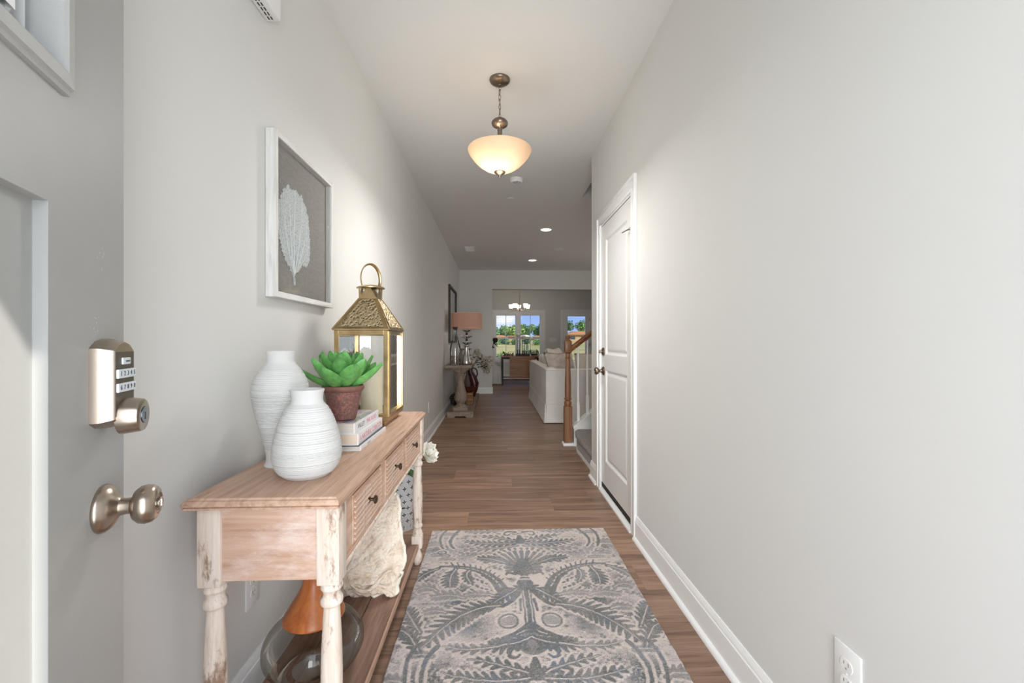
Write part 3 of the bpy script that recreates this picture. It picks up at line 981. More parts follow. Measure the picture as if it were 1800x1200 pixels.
for k, (x, y) in enumerate(((0.724, 6.06), (0.731, 8.36))):
    t = thing('recessed_light', (x, y, CZ - 0.012), ('lit round recessed ceiling light nearer the stairs' if k == 0 else 'lit round recessed ceiling light nearer the dining room opening'), 'ceiling light', 'recessed ceiling lights')
    b = B(); b.lathe([(0.072, CZ), (0.095, CZ), (0.096, CZ - 0.005), (0.090, CZ - 0.008), (0.074, CZ - 0.006)], 36, (x, y, 0), cap=False); obj('trim_ring', b, PLASTIC, t, 40)
    b = B(); b.lathe([(0.076, CZ - 0.001), (0.070, CZ - 0.005), (0.0, CZ - 0.006)], 36, (x, y, 0), cap=False); obj('lens', b, mat('downlight_lens', rgb(255, 246, 230), 0.4, emit=((1.0, 0.9, 0.76, 1), 5.0)), t)
    light('recessed_glow', 'SPOT', (x, y, CZ - 0.02), 15.0, (1.0, 0.9, 0.76), (0, 0, 0), spot_size=math.radians(140), spot_blend=0.8, shadow_soft_size=0.07)
t = thing('ceiling_speaker', (1.088, 7.32, CZ - 0.01), 'pale unlit round ceiling disc at the right of the recessed lights', 'ceiling disc')
b = B(); b.lathe([(0.0, CZ), (0.075, CZ), (0.075, CZ - 0.006), (0.066, CZ - 0.010), (0.0, CZ - 0.008)], 30, (1.088, 7.32, 0)); obj('cover', b, CEIL, t, 40)
b = B(); b.lathe([(0.05, CZ - 0.0095), (0.052, CZ - 0.012), (0.055, CZ - 0.0095)], 30, (1.088, 7.32, 0), cap=False); obj('ring', b, CEIL, t)
# ceiling vent
vt = thing('ceiling_vent', (-0.43, 7.37, CZ - 0.012), 'small white louvred air vent on the ceiling near the left wall', 'vent')
vx, vy, vw, vl = -0.43, 7.37, 0.085, 0.17
b = B()
b.box(vx - vw, vx - vw + 0.02, vy - vl, vy + vl, CZ - 0.010, CZ, 0.002); b.box(vx + vw - 0.02, vx + vw, vy - vl, vy + vl, CZ - 0.010, CZ, 0.002)
b.box(vx - vw + 0.02, vx + vw - 0.02, vy - vl, vy - vl + 0.02, CZ - 0.010, CZ, 0.002); b.box(vx - vw + 0.02, vx + vw - 0.02, vy + vl - 0.02, vy + vl, CZ - 0.010, CZ, 0.002)
obj('frame', b, PLASTIC, vt)
b = B(); b.box(vx - vw + 0.01, vx + vw - 0.01, vy - vl + 0.01, vy + vl - 0.01, CZ - 0.003, CZ - 0.001); obj('duct', b, mat('duct_grey', rgb(80, 78, 74), 0.7), vt)
for k in range(6):
    y = vy - vl + 0.04 + k * (2 * vl - 0.08) / 5
    b = B(); b.box(-vw + 0.018, vw - 0.018, -0.001, 0.001, -0.009, 0.009); b.xform(Matrix.Translation((vx, y, CZ - 0.009)) @ Matrix.Rotation(0.8, 4, 'X')); obj('slat', b, PLASTIC, vt)

# door chime box high on the left wall
ch = thing('door_chime', (XL, 1.39, 2.26), 'white plastic door chime box high on the left wall', 'door chime')
b = B(); b.box(XL, XL + 0.052, 1.27, 1.517, 2.258, 2.42, 0.007, 3); obj('cover', b, PLASTIC, ch, 40)
for r_ in range(2):
    for k in range(11):
        y = 1.285 + k * 0.0205
        xx = XL + 0.016 + r_ * 0.0105
        b = B(); b.box(xx, xx + 0.004, y, y + 0.0135, 2.2568, 2.2584); obj('slot', b, BLACK, ch)

# outlets
def outlet(yc, zc, x, s, label):
    """s=+1 faces +x"""
    t = thing('wall_outlet', (x, yc, zc), label, 'outlet', 'wall outlets')
    ORG[t.name] = (0, 0, 0)
    t.location = (0, 0, 0)
    X = lambda d: x + s * d
    b = B(); b.box(min(X(0), X(0.006)), max(X(0), X(0.006)), yc - 0.0385, yc + 0.0385, zc - 0.064, zc + 0.064, 0.003, 2); obj('cover_plate', b, PLASTIC, t, 40)
    for dz in (0.0205, -0.0205):
        b = B()
        poly = []
        for i in range(24):
            a = 2 * PI * i / 24
            yy_, zz_ = 0.0172 * math.cos(a), max(-0.0135, min(0.0135, 0.0172 * math.sin(a)))
            poly.append((yc + yy_, zc + dz + zz_))
        b.prism(poly, 'X', X(0.005), X(0.0078)); r = obj('receptacle', b, PLASTIC, t, 30)
        b = B()
        for dy, hh in ((-0.0063, 0.0045), (0.0063, 0.0036)):
            b.box(min(X(0.0075), X(0.0081)), max(X(0.0075), X(0.0081)), yc + dy - 0.0009, yc + dy + 0.0009, zc + dz + 0.004 - hh, zc + dz + 0.004 + hh)
        b.lathe([(0, 0), (0.0022, 0), (0.0022, 0.0006), (0, 0.0006)], 10, mtx=Matrix.Translation((X(0.0076), yc, zc + dz - 0.007)) @ Matrix.Rotation(s * PI / 2, 4, 'Y'))
        obj('slots', b, mat('slot_grey', rgb(120, 118, 112), 0.6), r)
    b = B(); b.lathe([(0, 0), (0.003, 0), (0.0022, 0.001), (0, 0.001)], 10, mtx=Matrix.Translation((X(0.006), yc, zc)) @ Matrix.Rotation(s * PI / 2, 4, 'Y')); obj('screw', b, PLASTIC, t)
outlet(1.427, 0.362, XL, 1, 'white duplex outlet on the left wall beneath the console table')
outlet(5.16, 0.372, XL, 1, 'white duplex outlet low on the left wall past the console table')
outlet(0.975, 0.375, XR, -1, 'white duplex outlet low on the bare right wall')
# switch plate on the dining wall
sw = thing('switch_plate', (1.812, YD, 1.14), 'white multi-gang switch plate between dining window and patio door', 'switch')
b = B(); b.box(1.70, 1.925, YD - 0.006, YD, 1.145, 1.27, 0.003, 2); obj('cover_plate', b, PLASTIC, sw, 40)
for k in range(4):
    x = 1.737 + k * 0.05
    b = B(); b.box(x - 0.016, x + 0.016, YD - 0.010, YD - 0.004, 1.175, 1.24, 0.002); obj('rocker', b, PLASTIC, sw)

# framed sea fan
FY0, FY1, FZ0, FZ1 = 1.508, 2.04, 1.31, 1.892
art = thing('framed_sea_fan', (XL, (FY0 + FY1) / 2, FZ0), 'whitewashed shadow box frame holding a pale sea fan on grey linen', 'wall art')
WHW = lambda n, ax: wood(n, (rgb(190, 186, 180), rgb(226, 224, 220), rgb(243, 242, 240)), ax, 2.2, 0.6, grain=0.45, bump=0.3)
WHZ, WHY = WHW('whitewash_z', 'Z'), WHW('whitewash_y', 'Y')
FDp = 0.036
fw = 0.021
for (y0, y1, m_) in ((FY0, FY0 + fw, WHZ), (FY1 - fw, FY1, WHZ)):
    b = B(); b.box(XL + 0.001, XL + FDp, y0, y1, FZ0, FZ1, 0.0015); obj('frame_side', b, m_, art)
for (z0, z1) in ((FZ0, FZ0 + fw), (FZ1 - fw, FZ1)):
    b = B(); b.box(XL + 0.001, XL + FDp - 0.0004, FY0 + fw, FY1 - fw, z0, z1, 0.0015); obj('frame_side', b, WHY, art)
b = B(); b.box(XL + 0.003, XL + 0.010, FY0 + fw, FY1 - fw, FZ0 + fw, FZ1 - fw)
obj('linen_backing', b, mat('grey_linen', rgb(150, 147, 141), 0.9, col2=rgb(168, 165, 159), nscale=160, ncontrast=(0.3, 0.7), stretch=(1, 0.25, 1), bump=(300, 0.4, 0.002)), art)
# the fan: outline, plate with ragged edge, ribs and lacework
fan_out = [(1.687, 1.407), (1.655, 1.44), (1.622, 1.465), (1.606, 1.486), (1.585, 1.52), (1.569, 1.55), (1.556, 1.58), (1.551, 1.612), (1.566, 1.645), (1.594, 1.69), (1.615, 1.715), (1.646, 1.744), (1.668, 1.732),
           (1.690, 1.740), (1.709, 1.745), (1.735, 1.735), (1.761, 1.742), (1.795, 1.71), (1.825, 1.665), (1.832, 1.62), (1.838, 1.57), (1.842, 1.52), (1.832, 1.485), (1.80, 1.456), (1.775, 1.468), (1.752, 1.452), (1.725, 1.43)]
def densify(poly, n, jag, seed):
    r_ = random.Random(seed)
    out_ = []
    m_ = len(poly)
    for i in range(m_):
        a, c = Vector(poly[i]), Vector(poly[(i + 1) % m_])
        nn = max(2, int((c - a).length / n))
        tn = Vector(((c - a).y, -(c - a).x)).normalized()
        for k in range(nn):
            pnt = a.lerp(c, k / nn) + tn * r_.uniform(-jag, jag)
            out_.append((pnt.x, pnt.y))
    return out_
FANM = mat('sea_fan', rgb(244, 248, 248), 0.8, col2=rgb(196, 206, 206), nscale=150, ncontrast=(0.48, 0.62), bump=(260, 1.0, 0.006))
b = B()
poly = densify(fan_out, 0.0042, 0.0062, 5)
XF = XL + 0.013
cent = b.bm.verts.new((XF + 0.003, 1.70, 1.58))
loop = [b.bm.verts.new((XF, p_[0], p_[1])) for p_ in poly]
for i in range(len(loop)):
    b.bm.faces.new((cent, loop[i], loop[(i + 1) % len(loop)]))
back = [b.bm.verts.new((XF - 0.0025, p_[0], p_[1])) for p_ in poly]
for i in range(len(loop)):
    j = (i + 1) % len(loop)
    b.bm.faces.new((loop[i], back[i], back[j], loop[j]))
obj('sea_fan', b, FANM, art)
b = B()
rr = random.Random(9)
def rib(p0, p1, bend, r0):
    pts = []
    for i in range(9):
        t = i / 8
        pts.append((XF + 0.0035, p0[0] + (p1[0] - p0[0]) * t + bend * math.sin(PI * t), p0[1] + (p1[1] - p0[1]) * t))
    b.tube(pts, [r0 * (1 - 0.7 * i / 8) for i in range(9)], 5)
    return pts
ribs = []
for tip, bend, r0 in (((1.655, 1.70), -0.012, 0.0024), ((1.70, 1.715), -0.006, 0.0026), ((1.76, 1.70), 0.010, 0.0024), ((1.61, 1.62), -0.012, 0.0019), ((1.80, 1.62), 0.016, 0.002), ((1.815, 1.54), 0.01, 0.0016)):
    ribs.append(rib((1.690, 1.412), tip, bend, r0))
for q in range(260):
    bp = rr.choice(ribs)[rr.randint(2, 8)]
    a = rr.uniform(0.35, 2.8)
    ln = rr.uniform(0.010, 0.030)
    pts = [(XF + 0.002, bp[1], bp[2])]
    for s_ in range(3):
        a += rr.uniform(-0.35, 0.35)
        pts.append((XF + 0.0025, pts[-1][1] + ln / 3 * math.cos(a), pts[-1][2] + ln / 3 * math.sin(a)))
    b.tube(pts, [0.0011, 0.0009, 0.0007, 0.0004], 4)
obj('fan_branches', b, mat('sea_fan_rib', rgb(248, 251, 251), 0.8), art)
b = B(); b.tube([(XF, 1.690, 1.415), (XF, 1.697, 1.39), (XF, 1.70, 1.372)], [0.004, 0.005, 0.004], 8); obj('fan_stem', b, FANM, art, 50)
b = B(); b.face([(XL + 0.029, FY0 + fw, FZ0 + fw), (XL + 0.029, FY1 - fw, FZ0 + fw), (XL + 0.029, FY1 - fw, FZ1 - fw), (XL + 0.029, FY0 + fw, FZ1 - fw)])
obj('glass_front', b, glass('picture_glass', (0.98, 0.98, 0.98, 1), 0.45, base=0.015), art)

# dark framed mirror further down the left wall
mir = thing('wall_mirror', (XL, 7.95, 1.13), 'dark framed wall mirror above the pedestal console table', 'mirror')
MDK = mat('dark_bronze_frame', rgb(46, 42, 38), 0.45, 0.3)
for (y0, y1, z0, z1) in ((7.32, 7.36, 1.13, 2.13), (8.54, 8.58, 1.13, 2.13), (7.36, 8.54, 1.13, 1.17), (7.36, 8.54, 2.09, 2.13)):
    b = B(); b.box(XL + 0.001, XL + 0.035, y0, y1, z0, z1, 0.003); obj('frame_side', b, MDK, mir)
b = B(); b.box(XL + 0.002, XL + 0.014, 7.36, 8.54, 1.17, 2.09); obj('mirror_glass', b, mat('mirror_silver', rgb(170, 164, 155), 0.12, 1.0), mir)

# ================================================================== RUG
RX0, RX1, RY0, RY1 = -0.379, 0.667, 1.06, 2.612
nx, ny = 340, 500
xs = np.linspace(RX0, RX1, nx); ys = np.linspace(RY0, RY1, ny)
GX, GY = np.meshgrid(xs, ys, indexing='ij')
cxr = (RX0 + RX1) / 2
def vnoise(x, y, seed, oct=3):
    r_ = np.random.RandomState(seed)
    tot = np.zeros_like(x); amp = 1.0; nrm = 0
    for o_ in range(oct):
        g = r_.rand(64, 64)
        xi = np.floor(x).astype(int); yi = np.floor(y).astype(int)
        fx_ = x - xi; fy_ = y - yi
        fx_ = fx_ * fx_ * (3 - 2 * fx_); fy_ = fy_ * fy_ * (3 - 2 * fy_)
        q = lambda a, c: g[a % 64, c % 64]
        v = q(xi, yi) * (1 - fx_) * (1 - fy_) + q(xi + 1, yi) * fx_ * (1 - fy_) + q(xi, yi + 1) * (1 - fx_) * fy_ + q(xi + 1, yi + 1) * fx_ * fy_
        tot += v * amp; nrm += amp; amp *= 0.55; x = x * 2.03; y = y * 2.03
    return tot / nrm
wx = (vnoise(GX * 28, GY * 28, 1) - 0.5) * 0.020
wy = (vnoise(GX * 28 + 9, GY * 28, 2) - 0.5) * 0.020
AX = np.abs(GX - cxr + wx * 0.5); AYr = GY + wy * 0.5
mask = np.zeros_like(GX)
def stroke(pts, w0, w1, val=1.0, edge=0.0035):
    """polyline of varying width, painted into the mirrored half"""
    global mask
    n_ = len(pts)
    for i in range(n_ - 1):
        (x0, y0), (x1, y1) = pts[i], pts[i + 1]
        dx, dy = x1 - x0, y1 - y0
        l2 = dx * dx + dy * dy + 1e-9
        t = np.clip(((AX - x0) * dx + (AYr - y0) * dy) / l2, 0, 1)
        d = np.hypot(AX - (x0 + t * dx), AYr - (y0 + t * dy))
        w = (w0 + (w1 - w0) * (i + t) / (n_ - 1))
        m_ = np.clip((w - d) / edge + 0.5, 0, 1) * val
        mask = np.maximum(mask, m_)
def erase(pts, w0, w1, edge=0.003):
    global mask
    keep = mask.copy(); mask = np.zeros_like(mask)
    stroke(pts, w0, w1, 1.0, edge)
    mask = keep * (1 - mask)
def curve(p0, p1, p2, n=10):
    return [((1 - t) ** 2 * p0[0] + 2 * (1 - t) * t * p1[0] + t * t * p2[0], (1 - t) ** 2 * p0[1] + 2 * (1 - t) * t * p1[1] + t * t * p2[1]) for t in [i / n for i in range(n + 1)]]
def acanthus(p0, p1, p2, width, lobes=7, val=1.0, side=0):
    """a leaf along a curve with lobes on both sides and a pale midrib"""
    c = curve(p0, p1, p2, max(5, int(lobes * 1.25)))
    for i in range(1, len(c) - 1):
        t = i / (len(c) - 1)
        a = math.atan2(c[i + 1][1] - c[i - 1][1], c[i + 1][0] - c[i - 1][0])
        ln = width * (math.sin(PI * min(1, t * 0.9 + 0.1)) ** 0.7)
        for s_ in (-1, 1):
            if side and s_ != side:
                continue
            aa = a + s_ * 0.95
            q = (c[i][0] + ln * math.cos(aa), c[i][1] + ln * math.sin(aa))
            stroke([c[i], q], 0.0150, 0.0070, val)
    stroke(c, 0.014, 0.005, val)
    erase(c, 0.0026, 0.0012)
def spray(cx_, cy_, a0, a1, n_, r0, r1, w=0.006, val=0.9):
    for k in range(n_):
        a = a0 + (a1 - a0) * k / (n_ - 1)
        stroke([(cx_ + r0 * math.cos(a), cy_ + r0 * math.sin(a)), (cx_ + r1 * math.cos(a), cy_ + r1 * math.sin(a))], w, w * 1.6, val)
def motif(o):
    # fan of leaves and crown
    acanthus((0.0, 2.44 + o), (0.16, 2.40 + o), (0.33, 2.47 + o), 0.045, 8)
    acanthus((0.02, 2.40 + o), (0.18, 2.36 + o), (0.34, 2.36 + o), 0.035, 7, 0.8)
    acanthus((0.0, 2.44 + o), (0.10, 2.50 + o), (0.24, 2.53 + o), 0.035, 6)
    stroke([(0, 2.52 + o), (0, 2.45 + o)], 0.012, 0.03)
    stroke(curve((0.02, 2.57 + o), (0.09, 2.60 + o), (0.09, 2.54 + o)), 0.010, 0.006)
    stroke(curve((0.09, 2.54 + o), (0.07, 2.52 + o), (0.055, 2.545 + o)), 0.008, 0.005)
    spray(0, 2.165 + o, 0.5, PI / 2, 6, 0.085, 0.17, 0.008)
    spray(0, 2.165 + o, 0.3, PI / 2, 9, 0.19, 0.205, 0.006)
    acanthus((0.07, 2.20 + o), (0.15, 2.27 + o), (0.25, 2.27 + o), 0.04, 6)
    # bell and drop
    stroke([(0, 2.23 + o), (0, 2.15 + o)], 0.03, 0.055)
    spray(0, 2.17 + o, -0.4, 1.2, 5, 0.05, 0.085, 0.010)
    stroke([(0, 2.11 + o), (0, 2.03 + o)], 0.012, 0.04)
    erase([(0, 2.085 + o), (0.05, 2.085 + o)], 0.004, 0.004)
    erase([(0, 2.06 + o), (0.05, 2.06 + o)], 0.004, 0.004)
    stroke(curve((0.045, 2.11 + o), (0.09, 2.13 + o), (0.09, 2.10 + o)), 0.012, 0.006)
    # great scroll arms
    c = curve((0.11, 1.97 + o), (0.17, 2.20 + o), (0.42, 2.19 + o), 14)
    stroke(c, 0.030, 0.010)
    erase(curve((0.12, 2.0 + o), (0.18, 2.19 + o), (0.40, 2.185 + o), 12), 0.003, 0.002)
    for i in range(2, 13):
        q = c[i]; a = math.atan2(c[i + 1][1] - c[i][1], c[i + 1][0] - c[i][0])
        stroke([q, (q[0] - 0.045 * math.sin(a - 0.5), q[1] + 0.045 * math.cos(a - 0.5))], 0.006, 0.004)
    acanthus((0.34, 2.17 + o), (0.37, 2.08 + o), (0.35, 2.00 + o), 0.05, 6)
    acanthus((0.27, 2.15 + o), (0.30, 2.10 + o), (0.245, 2.02 + o), 0.028, 5)
    acanthus((0.43, 2.17 + o), (0.50, 2.14 + o), (0.52, 2.05 + o), 0.03, 5)
    for k in range(14):
        a, c_ = 0.15 + 0.022 * (k % 4), 1.98 + o + 0.035 * (k // 4) + 0.012 * (k % 3)
        stroke([(a + 0.03, c_), (a + 0.036, c_ + 0.006)], 0.0065, 0.0065)
    # trunk
    acanthus((0.0, 2.02 + o), (0.10, 1.93 + o), (0.17, 1.86 + o), 0.045, 7)
    stroke([(0.0, 2.0 + o), (0.0, 1.70 + o)], 0.020, 0.022)
    erase([(0.013, 1.97 + o), (0.011, 1.74 + o)], 0.0022, 0.0022)
    stroke(curve((0.02, 2.0 + o), (0.05, 1.90 + o), (0.11, 1.85 + o)), 0.018, 0.008)
    stroke([(0.03, 1.90 + o), (0.035, 1.82 + o)], 0.008, 0.005)
    stroke([(0.085, 1.757 + o), (0.10, 1.752 + o)], 0.030, 0.026, 0.6)
    for r_ in (0.045,):
        stroke([(0.09 + r_ * 0.9 * math.cos(a * 0.5), 1.755 + o + r_ * math.sin(a * 0.5)) for a in range(14)], 0.0055, 0.0055, 0.9)
    stroke([(0.0, 1.72 + o), (0.05, 1.68 + o), (0.11, 1.655 + o)], 0.026, 0.008)
    erase([(0.015, 1.70 + o), (0.06, 1.672 + o)], 0.003, 0.002)
    stroke([(0.0, 1.68 + o), (0.0, 1.62 + o)], 0.03, 0.06, 0.8)
    acanthus((0.0, 1.66 + o), (0.09, 1.60 + o), (0.18, 1.62 + o), 0.05, 6)
    # long feather leaves sweeping out
    acanthus((0.12, 1.86 + o), (0.30, 1.86 + o), (0.42, 1.60 + o), 0.075, 11)
    stroke(curve((0.12, 1.87 + o), (0.31, 1.88 + o), (0.44, 1.58 + o), 14), 0.007, 0.005)
    acanthus((0.44, 1.70 + o), (0.50, 1.80 + o), (0.53, 1.86 + o), 0.05, 6)
    acanthus((0.42, 1.58 + o), (0.47, 1.70 + o), (0.53, 1.72 + o), 0.045, 6)
    # side blossoms between the scrolls
    for (x_, y_, w_, h_) in ((0.22, 1.93, 0.09, 0.035), (0.36, 1.92, 0.10, 0.05), (0.46, 1.98, 0.06, 0.05), (0.40, 1.82, 0.06, 0.03), (0.44, 2.30, 0.06, 0.03), (0.40, 2.26, 0.05, 0.015), (0.49, 2.42, 0.06, 0.04), (0.42, 2.55, 0.06, 0.02)):
        acanthus((x_ - w_ * 0.8, y_ + o), (x_, y_ + h_ + o), (x_ + w_ * 0.8, y_ + o), h_ * 0.9, 5, 0.75)
    stroke(curve((0.36, 2.60 + o), (0.43, 2.47 + o), (0.37, 2.38 + o)), 0.011, 0.007)
    stroke(curve((0.44, 2.60 + o), (0.48, 2.50 + o), (0.43, 2.38 + o)), 0.009, 0.007)
    stroke([(0.43 + 0.022 * math.cos(a * 0.55), 2.335 + o + 0.02 * math.sin(a * 0.55)) for a in range(12)], 0.005, 0.005)
    acanthus((0.10, 2.60 + o), (0.24, 2.56 + o), (0.34, 2.60 + o), 0.03, 6, 0.8)
motif(0.0)
motif(-0.98)
n1 = vnoise(GX * 60, GY * 60, 4, 4)
n2 = vnoise(GX * 18, GY * 42, 5, 4)
n3 = vnoise(GX * 150, GY * 150, 6, 2)
n4 = vnoise(GX * 26 + 3 * n2, GY * 26 + 3 * n1, 15, 4)
leafy = np.clip((np.abs(n4 - 0.5) - 0.035) * -22 + 0.4, 0, 1) * np.clip((vnoise(GX * 6, GY * 6, 16) - 0.38) * 6, 0, 1)
wash = np.maximum(np.clip((n2 - 0.47) * 6.0, 0, 1) * np.clip((n1 - 0.30) * 2.6, 0, 1) * 0.85, leafy * 0.8)
zones = np.zeros_like(GX)
for (zx, zy, zr, za) in ((0.31, 1.93, 0.13, 0.9), (0.44, 1.80, 0.09, 0.7), (0.45, 2.36, 0.10, 0.7), (0.16, 1.52, 0.10, 0.7), (0.28, 2.36, 0.12, 0.7), (0.38, 1.46, 0.12, 0.8), (0.47, 2.02, 0.09, 0.8), (0.30, 1.24, 0.12, 0.8), (0.22, 2.08, 0.07, 0.6), (0.24, 1.74, 0.09, 0.7), (0.12, 1.60, 0.07, 0.6), (0.16, 2.30, 0.08, 0.6)):
    zones = np.maximum(zones, za * np.exp(-((AX - zx) ** 2 + (AYr - zy) ** 2) / (zr * zr)))
rid = 1 - np.abs(vnoise(AX * 70 + 4 * n2, AYr * 70 + 4 * n1, 31, 3) * 2 - 1)
wash = np.maximum(wash, np.clip(zones * 1.25, 0, 1) * np.clip((rid - 0.36) * 3.0, 0, 1))
dil = mask.copy()
for sh_ in (2, 4):
    for ax_ in (0, 1):
        dil = np.maximum(dil, np.maximum(np.roll(mask, sh_, ax_), np.roll(mask, -sh_, ax_)))
wash = wash * (1 - 0.85 * dil)
grain_w = np.random.RandomState(77).rand(nx, ny)
fade = 0.78 + 0.5 * (vnoise(GX * 9, GY * 9, 8) - 0.35)
m_all = np.clip(np.maximum(mask * fade, wash * (1 - 0.3 * mask)) + (n3 - 0.5) * 0.30 + (grain_w - 0.5) * 0.34, 0, 1)
mask_r = m_all
lightc = np.array(rgb(208, 195, 188)[:3]); darkc = np.array(rgb(92, 96, 96)[:3]); bluec = np.array(rgb(102, 110, 120)[:3])
hb = np.clip((vnoise(GX * 9, GY * 9, 12) - 0.50) * 4, 0, 1)[..., None]
dk = darkc * (1 - hb) + bluec * hb
colr = lightc * (1 - m_all[..., None]) + dk * m_all[..., None]
colr *= (0.90 + 0.20 * n3[..., None])
edge_w = np.minimum.reduce([GX - RX0, RX1 - GX, RY1 - GY, GY - RY0])
wob = (vnoise(GX * 40, GY * 40, 21) - 0.5) * 0.006
hz = 0.0125 + 0.0016 * (1 - m_all) + 0.0012 * (n3 - 0.5) + 0.0010 * (n1 - 0.5)
hz = hz * np.clip((edge_w + 0.003) / 0.007, 0.15, 1) ** 0.5
PXg = GX + wob * (edge_w < 0.02); PYg = GY + wob * (edge_w < 0.02)
verts = np.stack([PXg, PYg, hz], -1).reshape(-1, 3)
idx = np.arange(nx * ny).reshape(nx, ny)
quads = np.stack([idx[:-1, :-1], idx[1:, :-1], idx[1:, 1:], idx[:-1, 1:]], -1).reshape(-1, 4)
ro = np.concatenate([idx[:, 0], idx[-1, 1:], idx[::-1, -1][1:], idx[0, ::-1][1:-1]])
base = len(verts)
vb2 = verts[ro].copy(); vb2[:, 2] = 0.0006
verts = np.concatenate([verts, vb2])
nb = len(ro)
sides = [(int(ro[(k + 1) % nb]), int(ro[k]), base + k, base + (k + 1) % nb) for k in range(nb)]
me = bpy.data.meshes.new('damask_rug')
me.from_pydata(verts.tolist(), [], quads.tolist() + sides + [tuple(range(base, base + nb))[::-1]])
ca = me.color_attributes.new('pattern', 'FLOAT_COLOR', 'POINT')
cc = np.ones((len(verts), 4), dtype=np.float32)
cc[:base, :3] = colr.reshape(-1, 3); cc[base:, :3] = lightc * 0.8
ca.data.foreach_set('color', cc.ravel())
me.polygons.foreach_set('use_smooth', [True] * len(me.polygons))
m, nt, p = new_mat('tufted_wool')
at = nt.nodes.new('ShaderNodeAttribute'); at.attribute_name = 'pattern'
nt.links.new(at.outputs['Color'], p.inputs['Base Color'])
p.inputs['Roughness'].default_value = 0.95; p.inputs['Specular IOR Level'].default_value = 0.1; p.inputs['Sheen Weight'].default_value = 0.25
tcn = nt.nodes.new('ShaderNodeTexCoord'); nb_ = nt.nodes.new('ShaderNodeTexVoronoi'); nb_.inputs['Scale'].default_value = 190
bpn = nt.nodes.new('ShaderNodeBump'); bpn.inputs['Strength'].default_value = 0.7; bpn.inputs['Distance'].default_value = 0.003
nt.links.new(tcn.outputs['Object'], nb_.inputs['Vector']); nt.links.new(nb_.outputs['Distance'], bpn.inputs['Height']); nt.links.new(bpn.outputs[0], p.inputs['Normal'])
me.materials.append(m)
rug = bpy.data.objects.new('area_rug', me); COL.objects.link(rug)
tag(rug, 'grey and beige damask wool rug on the hall floor', 'rug')
# ================================================================== CONSOLE TABLE
def smooth_prof(pts, n=6):
    out_ = []
    P = [Vector(p) for p in pts]
    for i in range(len(P) - 1):
        p0, p1, p2, p3 = P[max(i - 1, 0)], P[i], P[i + 1], P[min(i + 2, len(P) - 1)]
        for k in range(n):
            t = k / n
            q = 0.5 * ((2 * p1) + (p2 - p0) * t + (2 * p0 - 5 * p1 + 4 * p2 - p3) * t * t + (3 * p1 - p0 - 3 * p2 + p3) * t * t * t)
            out_.append((max(q.x, 0.0), q.y))
    out_.append((P[-1].x, P[-1].y))
    return out_

TX0, TX1, TY0, TY1, TZ = -0.733, -0.368, 1.03, 2.30, 0.785
con = thing('console_table', (-0.55, 1.665, 0), 'whitewashed wooden console table with turned legs and louvred drawers', 'console table')
WT = wood('washed_top', (rgb(168, 133, 110), rgb(199, 165, 142), rgb(216, 184, 162)), 'Y', 2.4, 0.55, grain=0.42, bump=0.12, wear=(rgb(212, 190, 172), 9.0), wear_pos=(0.60, 0.80))
WY = wood('washed_apron_y', (rgb(178, 136, 110), rgb(206, 168, 143), rgb(222, 190, 168)), 'Y', 2.0, 0.6, grain=0.5, bump=0.12, wear=(rgb(232, 214, 200), 8.0), wear_pos=(0.5, 0.75))
WXm = wood('washed_apron_x', (rgb(176, 136, 112), rgb(200, 165, 143), rgb(214, 185, 166)), 'X', 1.6, 0.6, grain=0.5, bump=0.12, wear=(rgb(232, 218, 208), 7.0), wear_pos=(0.48, 0.72))
WL = wood('distressed_cream', (rgb(198, 175, 156), rgb(221, 205, 190), rgb(231, 222, 211)), 'Z', 2.4, 0.6, grain=0.4, bump=0.2, wear=(rgb(150, 122, 102), 11.0), wear_pos=(0.54, 0.62))
WSH = wood('shelf_brown', (rgb(104, 78, 64), rgb(136, 106, 90), rgb(160, 130, 112)), 'Y', 2.2, 0.55, grain=0.45, bump=0.12)
b = B()
def slab_ring(ins, z):
    return [(TX0 + ins, TY0 + ins, z), (TX1 - ins, TY0 + ins, z), (TX1 - ins, TY1 - ins, z), (TX0 + ins, TY1 - ins, z)]
rings = [slab_ring(0.010, TZ - 0.026), slab_ring(0.003, TZ - 0.026), slab_ring(0.002, TZ - 0.021), slab_ring(0.006, TZ - 0.0195), slab_ring(0.000, TZ - 0.017), slab_ring(0.0, TZ - 0.011), slab_ring(0.004, TZ - 0.006), slab_ring(0.009, TZ - 0.0045), slab_ring(0.011, TZ - 0.001), slab_ring(0.013, TZ)]
vv = [b._verts(r_) for r_ in rings]
for a_, c_ in zip(vv, vv[1:]):
    for i in range(4):
        j = (i + 1) % 4
        b.bm.faces.new((a_[i], a_[j], c_[j], c_[i]))
b.bm.faces.new(vv[-1]); b.bm.faces.new(vv[0][::-1])
obj('table_top', b, WT, con)
LW = 0.055
LXs = ((-0.71, -0.655), (-0.43, -0.375)); LYs = ((1.05, 1.105), (2.225, 2.28))
legprof = smooth_prof([(0.0255, 0.560), (0.0265, 0.552), (0.022, 0.545), (0.021, 0.535), (0.0265, 0.524), (0.0255, 0.512), (0.0195, 0.506), (0.0205, 0.48), (0.0235, 0.42), (0.0255, 0.34), (0.025, 0.27), (0.0215, 0.212), (0.0245, 0.205), (0.025, 0.196), (0.0205, 0.188), (0.0205, 0.178), (0.0245, 0.168), (0.025, 0.152)], 4)
footprof = smooth_prof([(0.021, 0.088), (0.014, 0.075), (0.018, 0.06), (0.024, 0.04), (0.0235, 0.022), (0.016, 0.004), (0.015, 0.0)], 4)
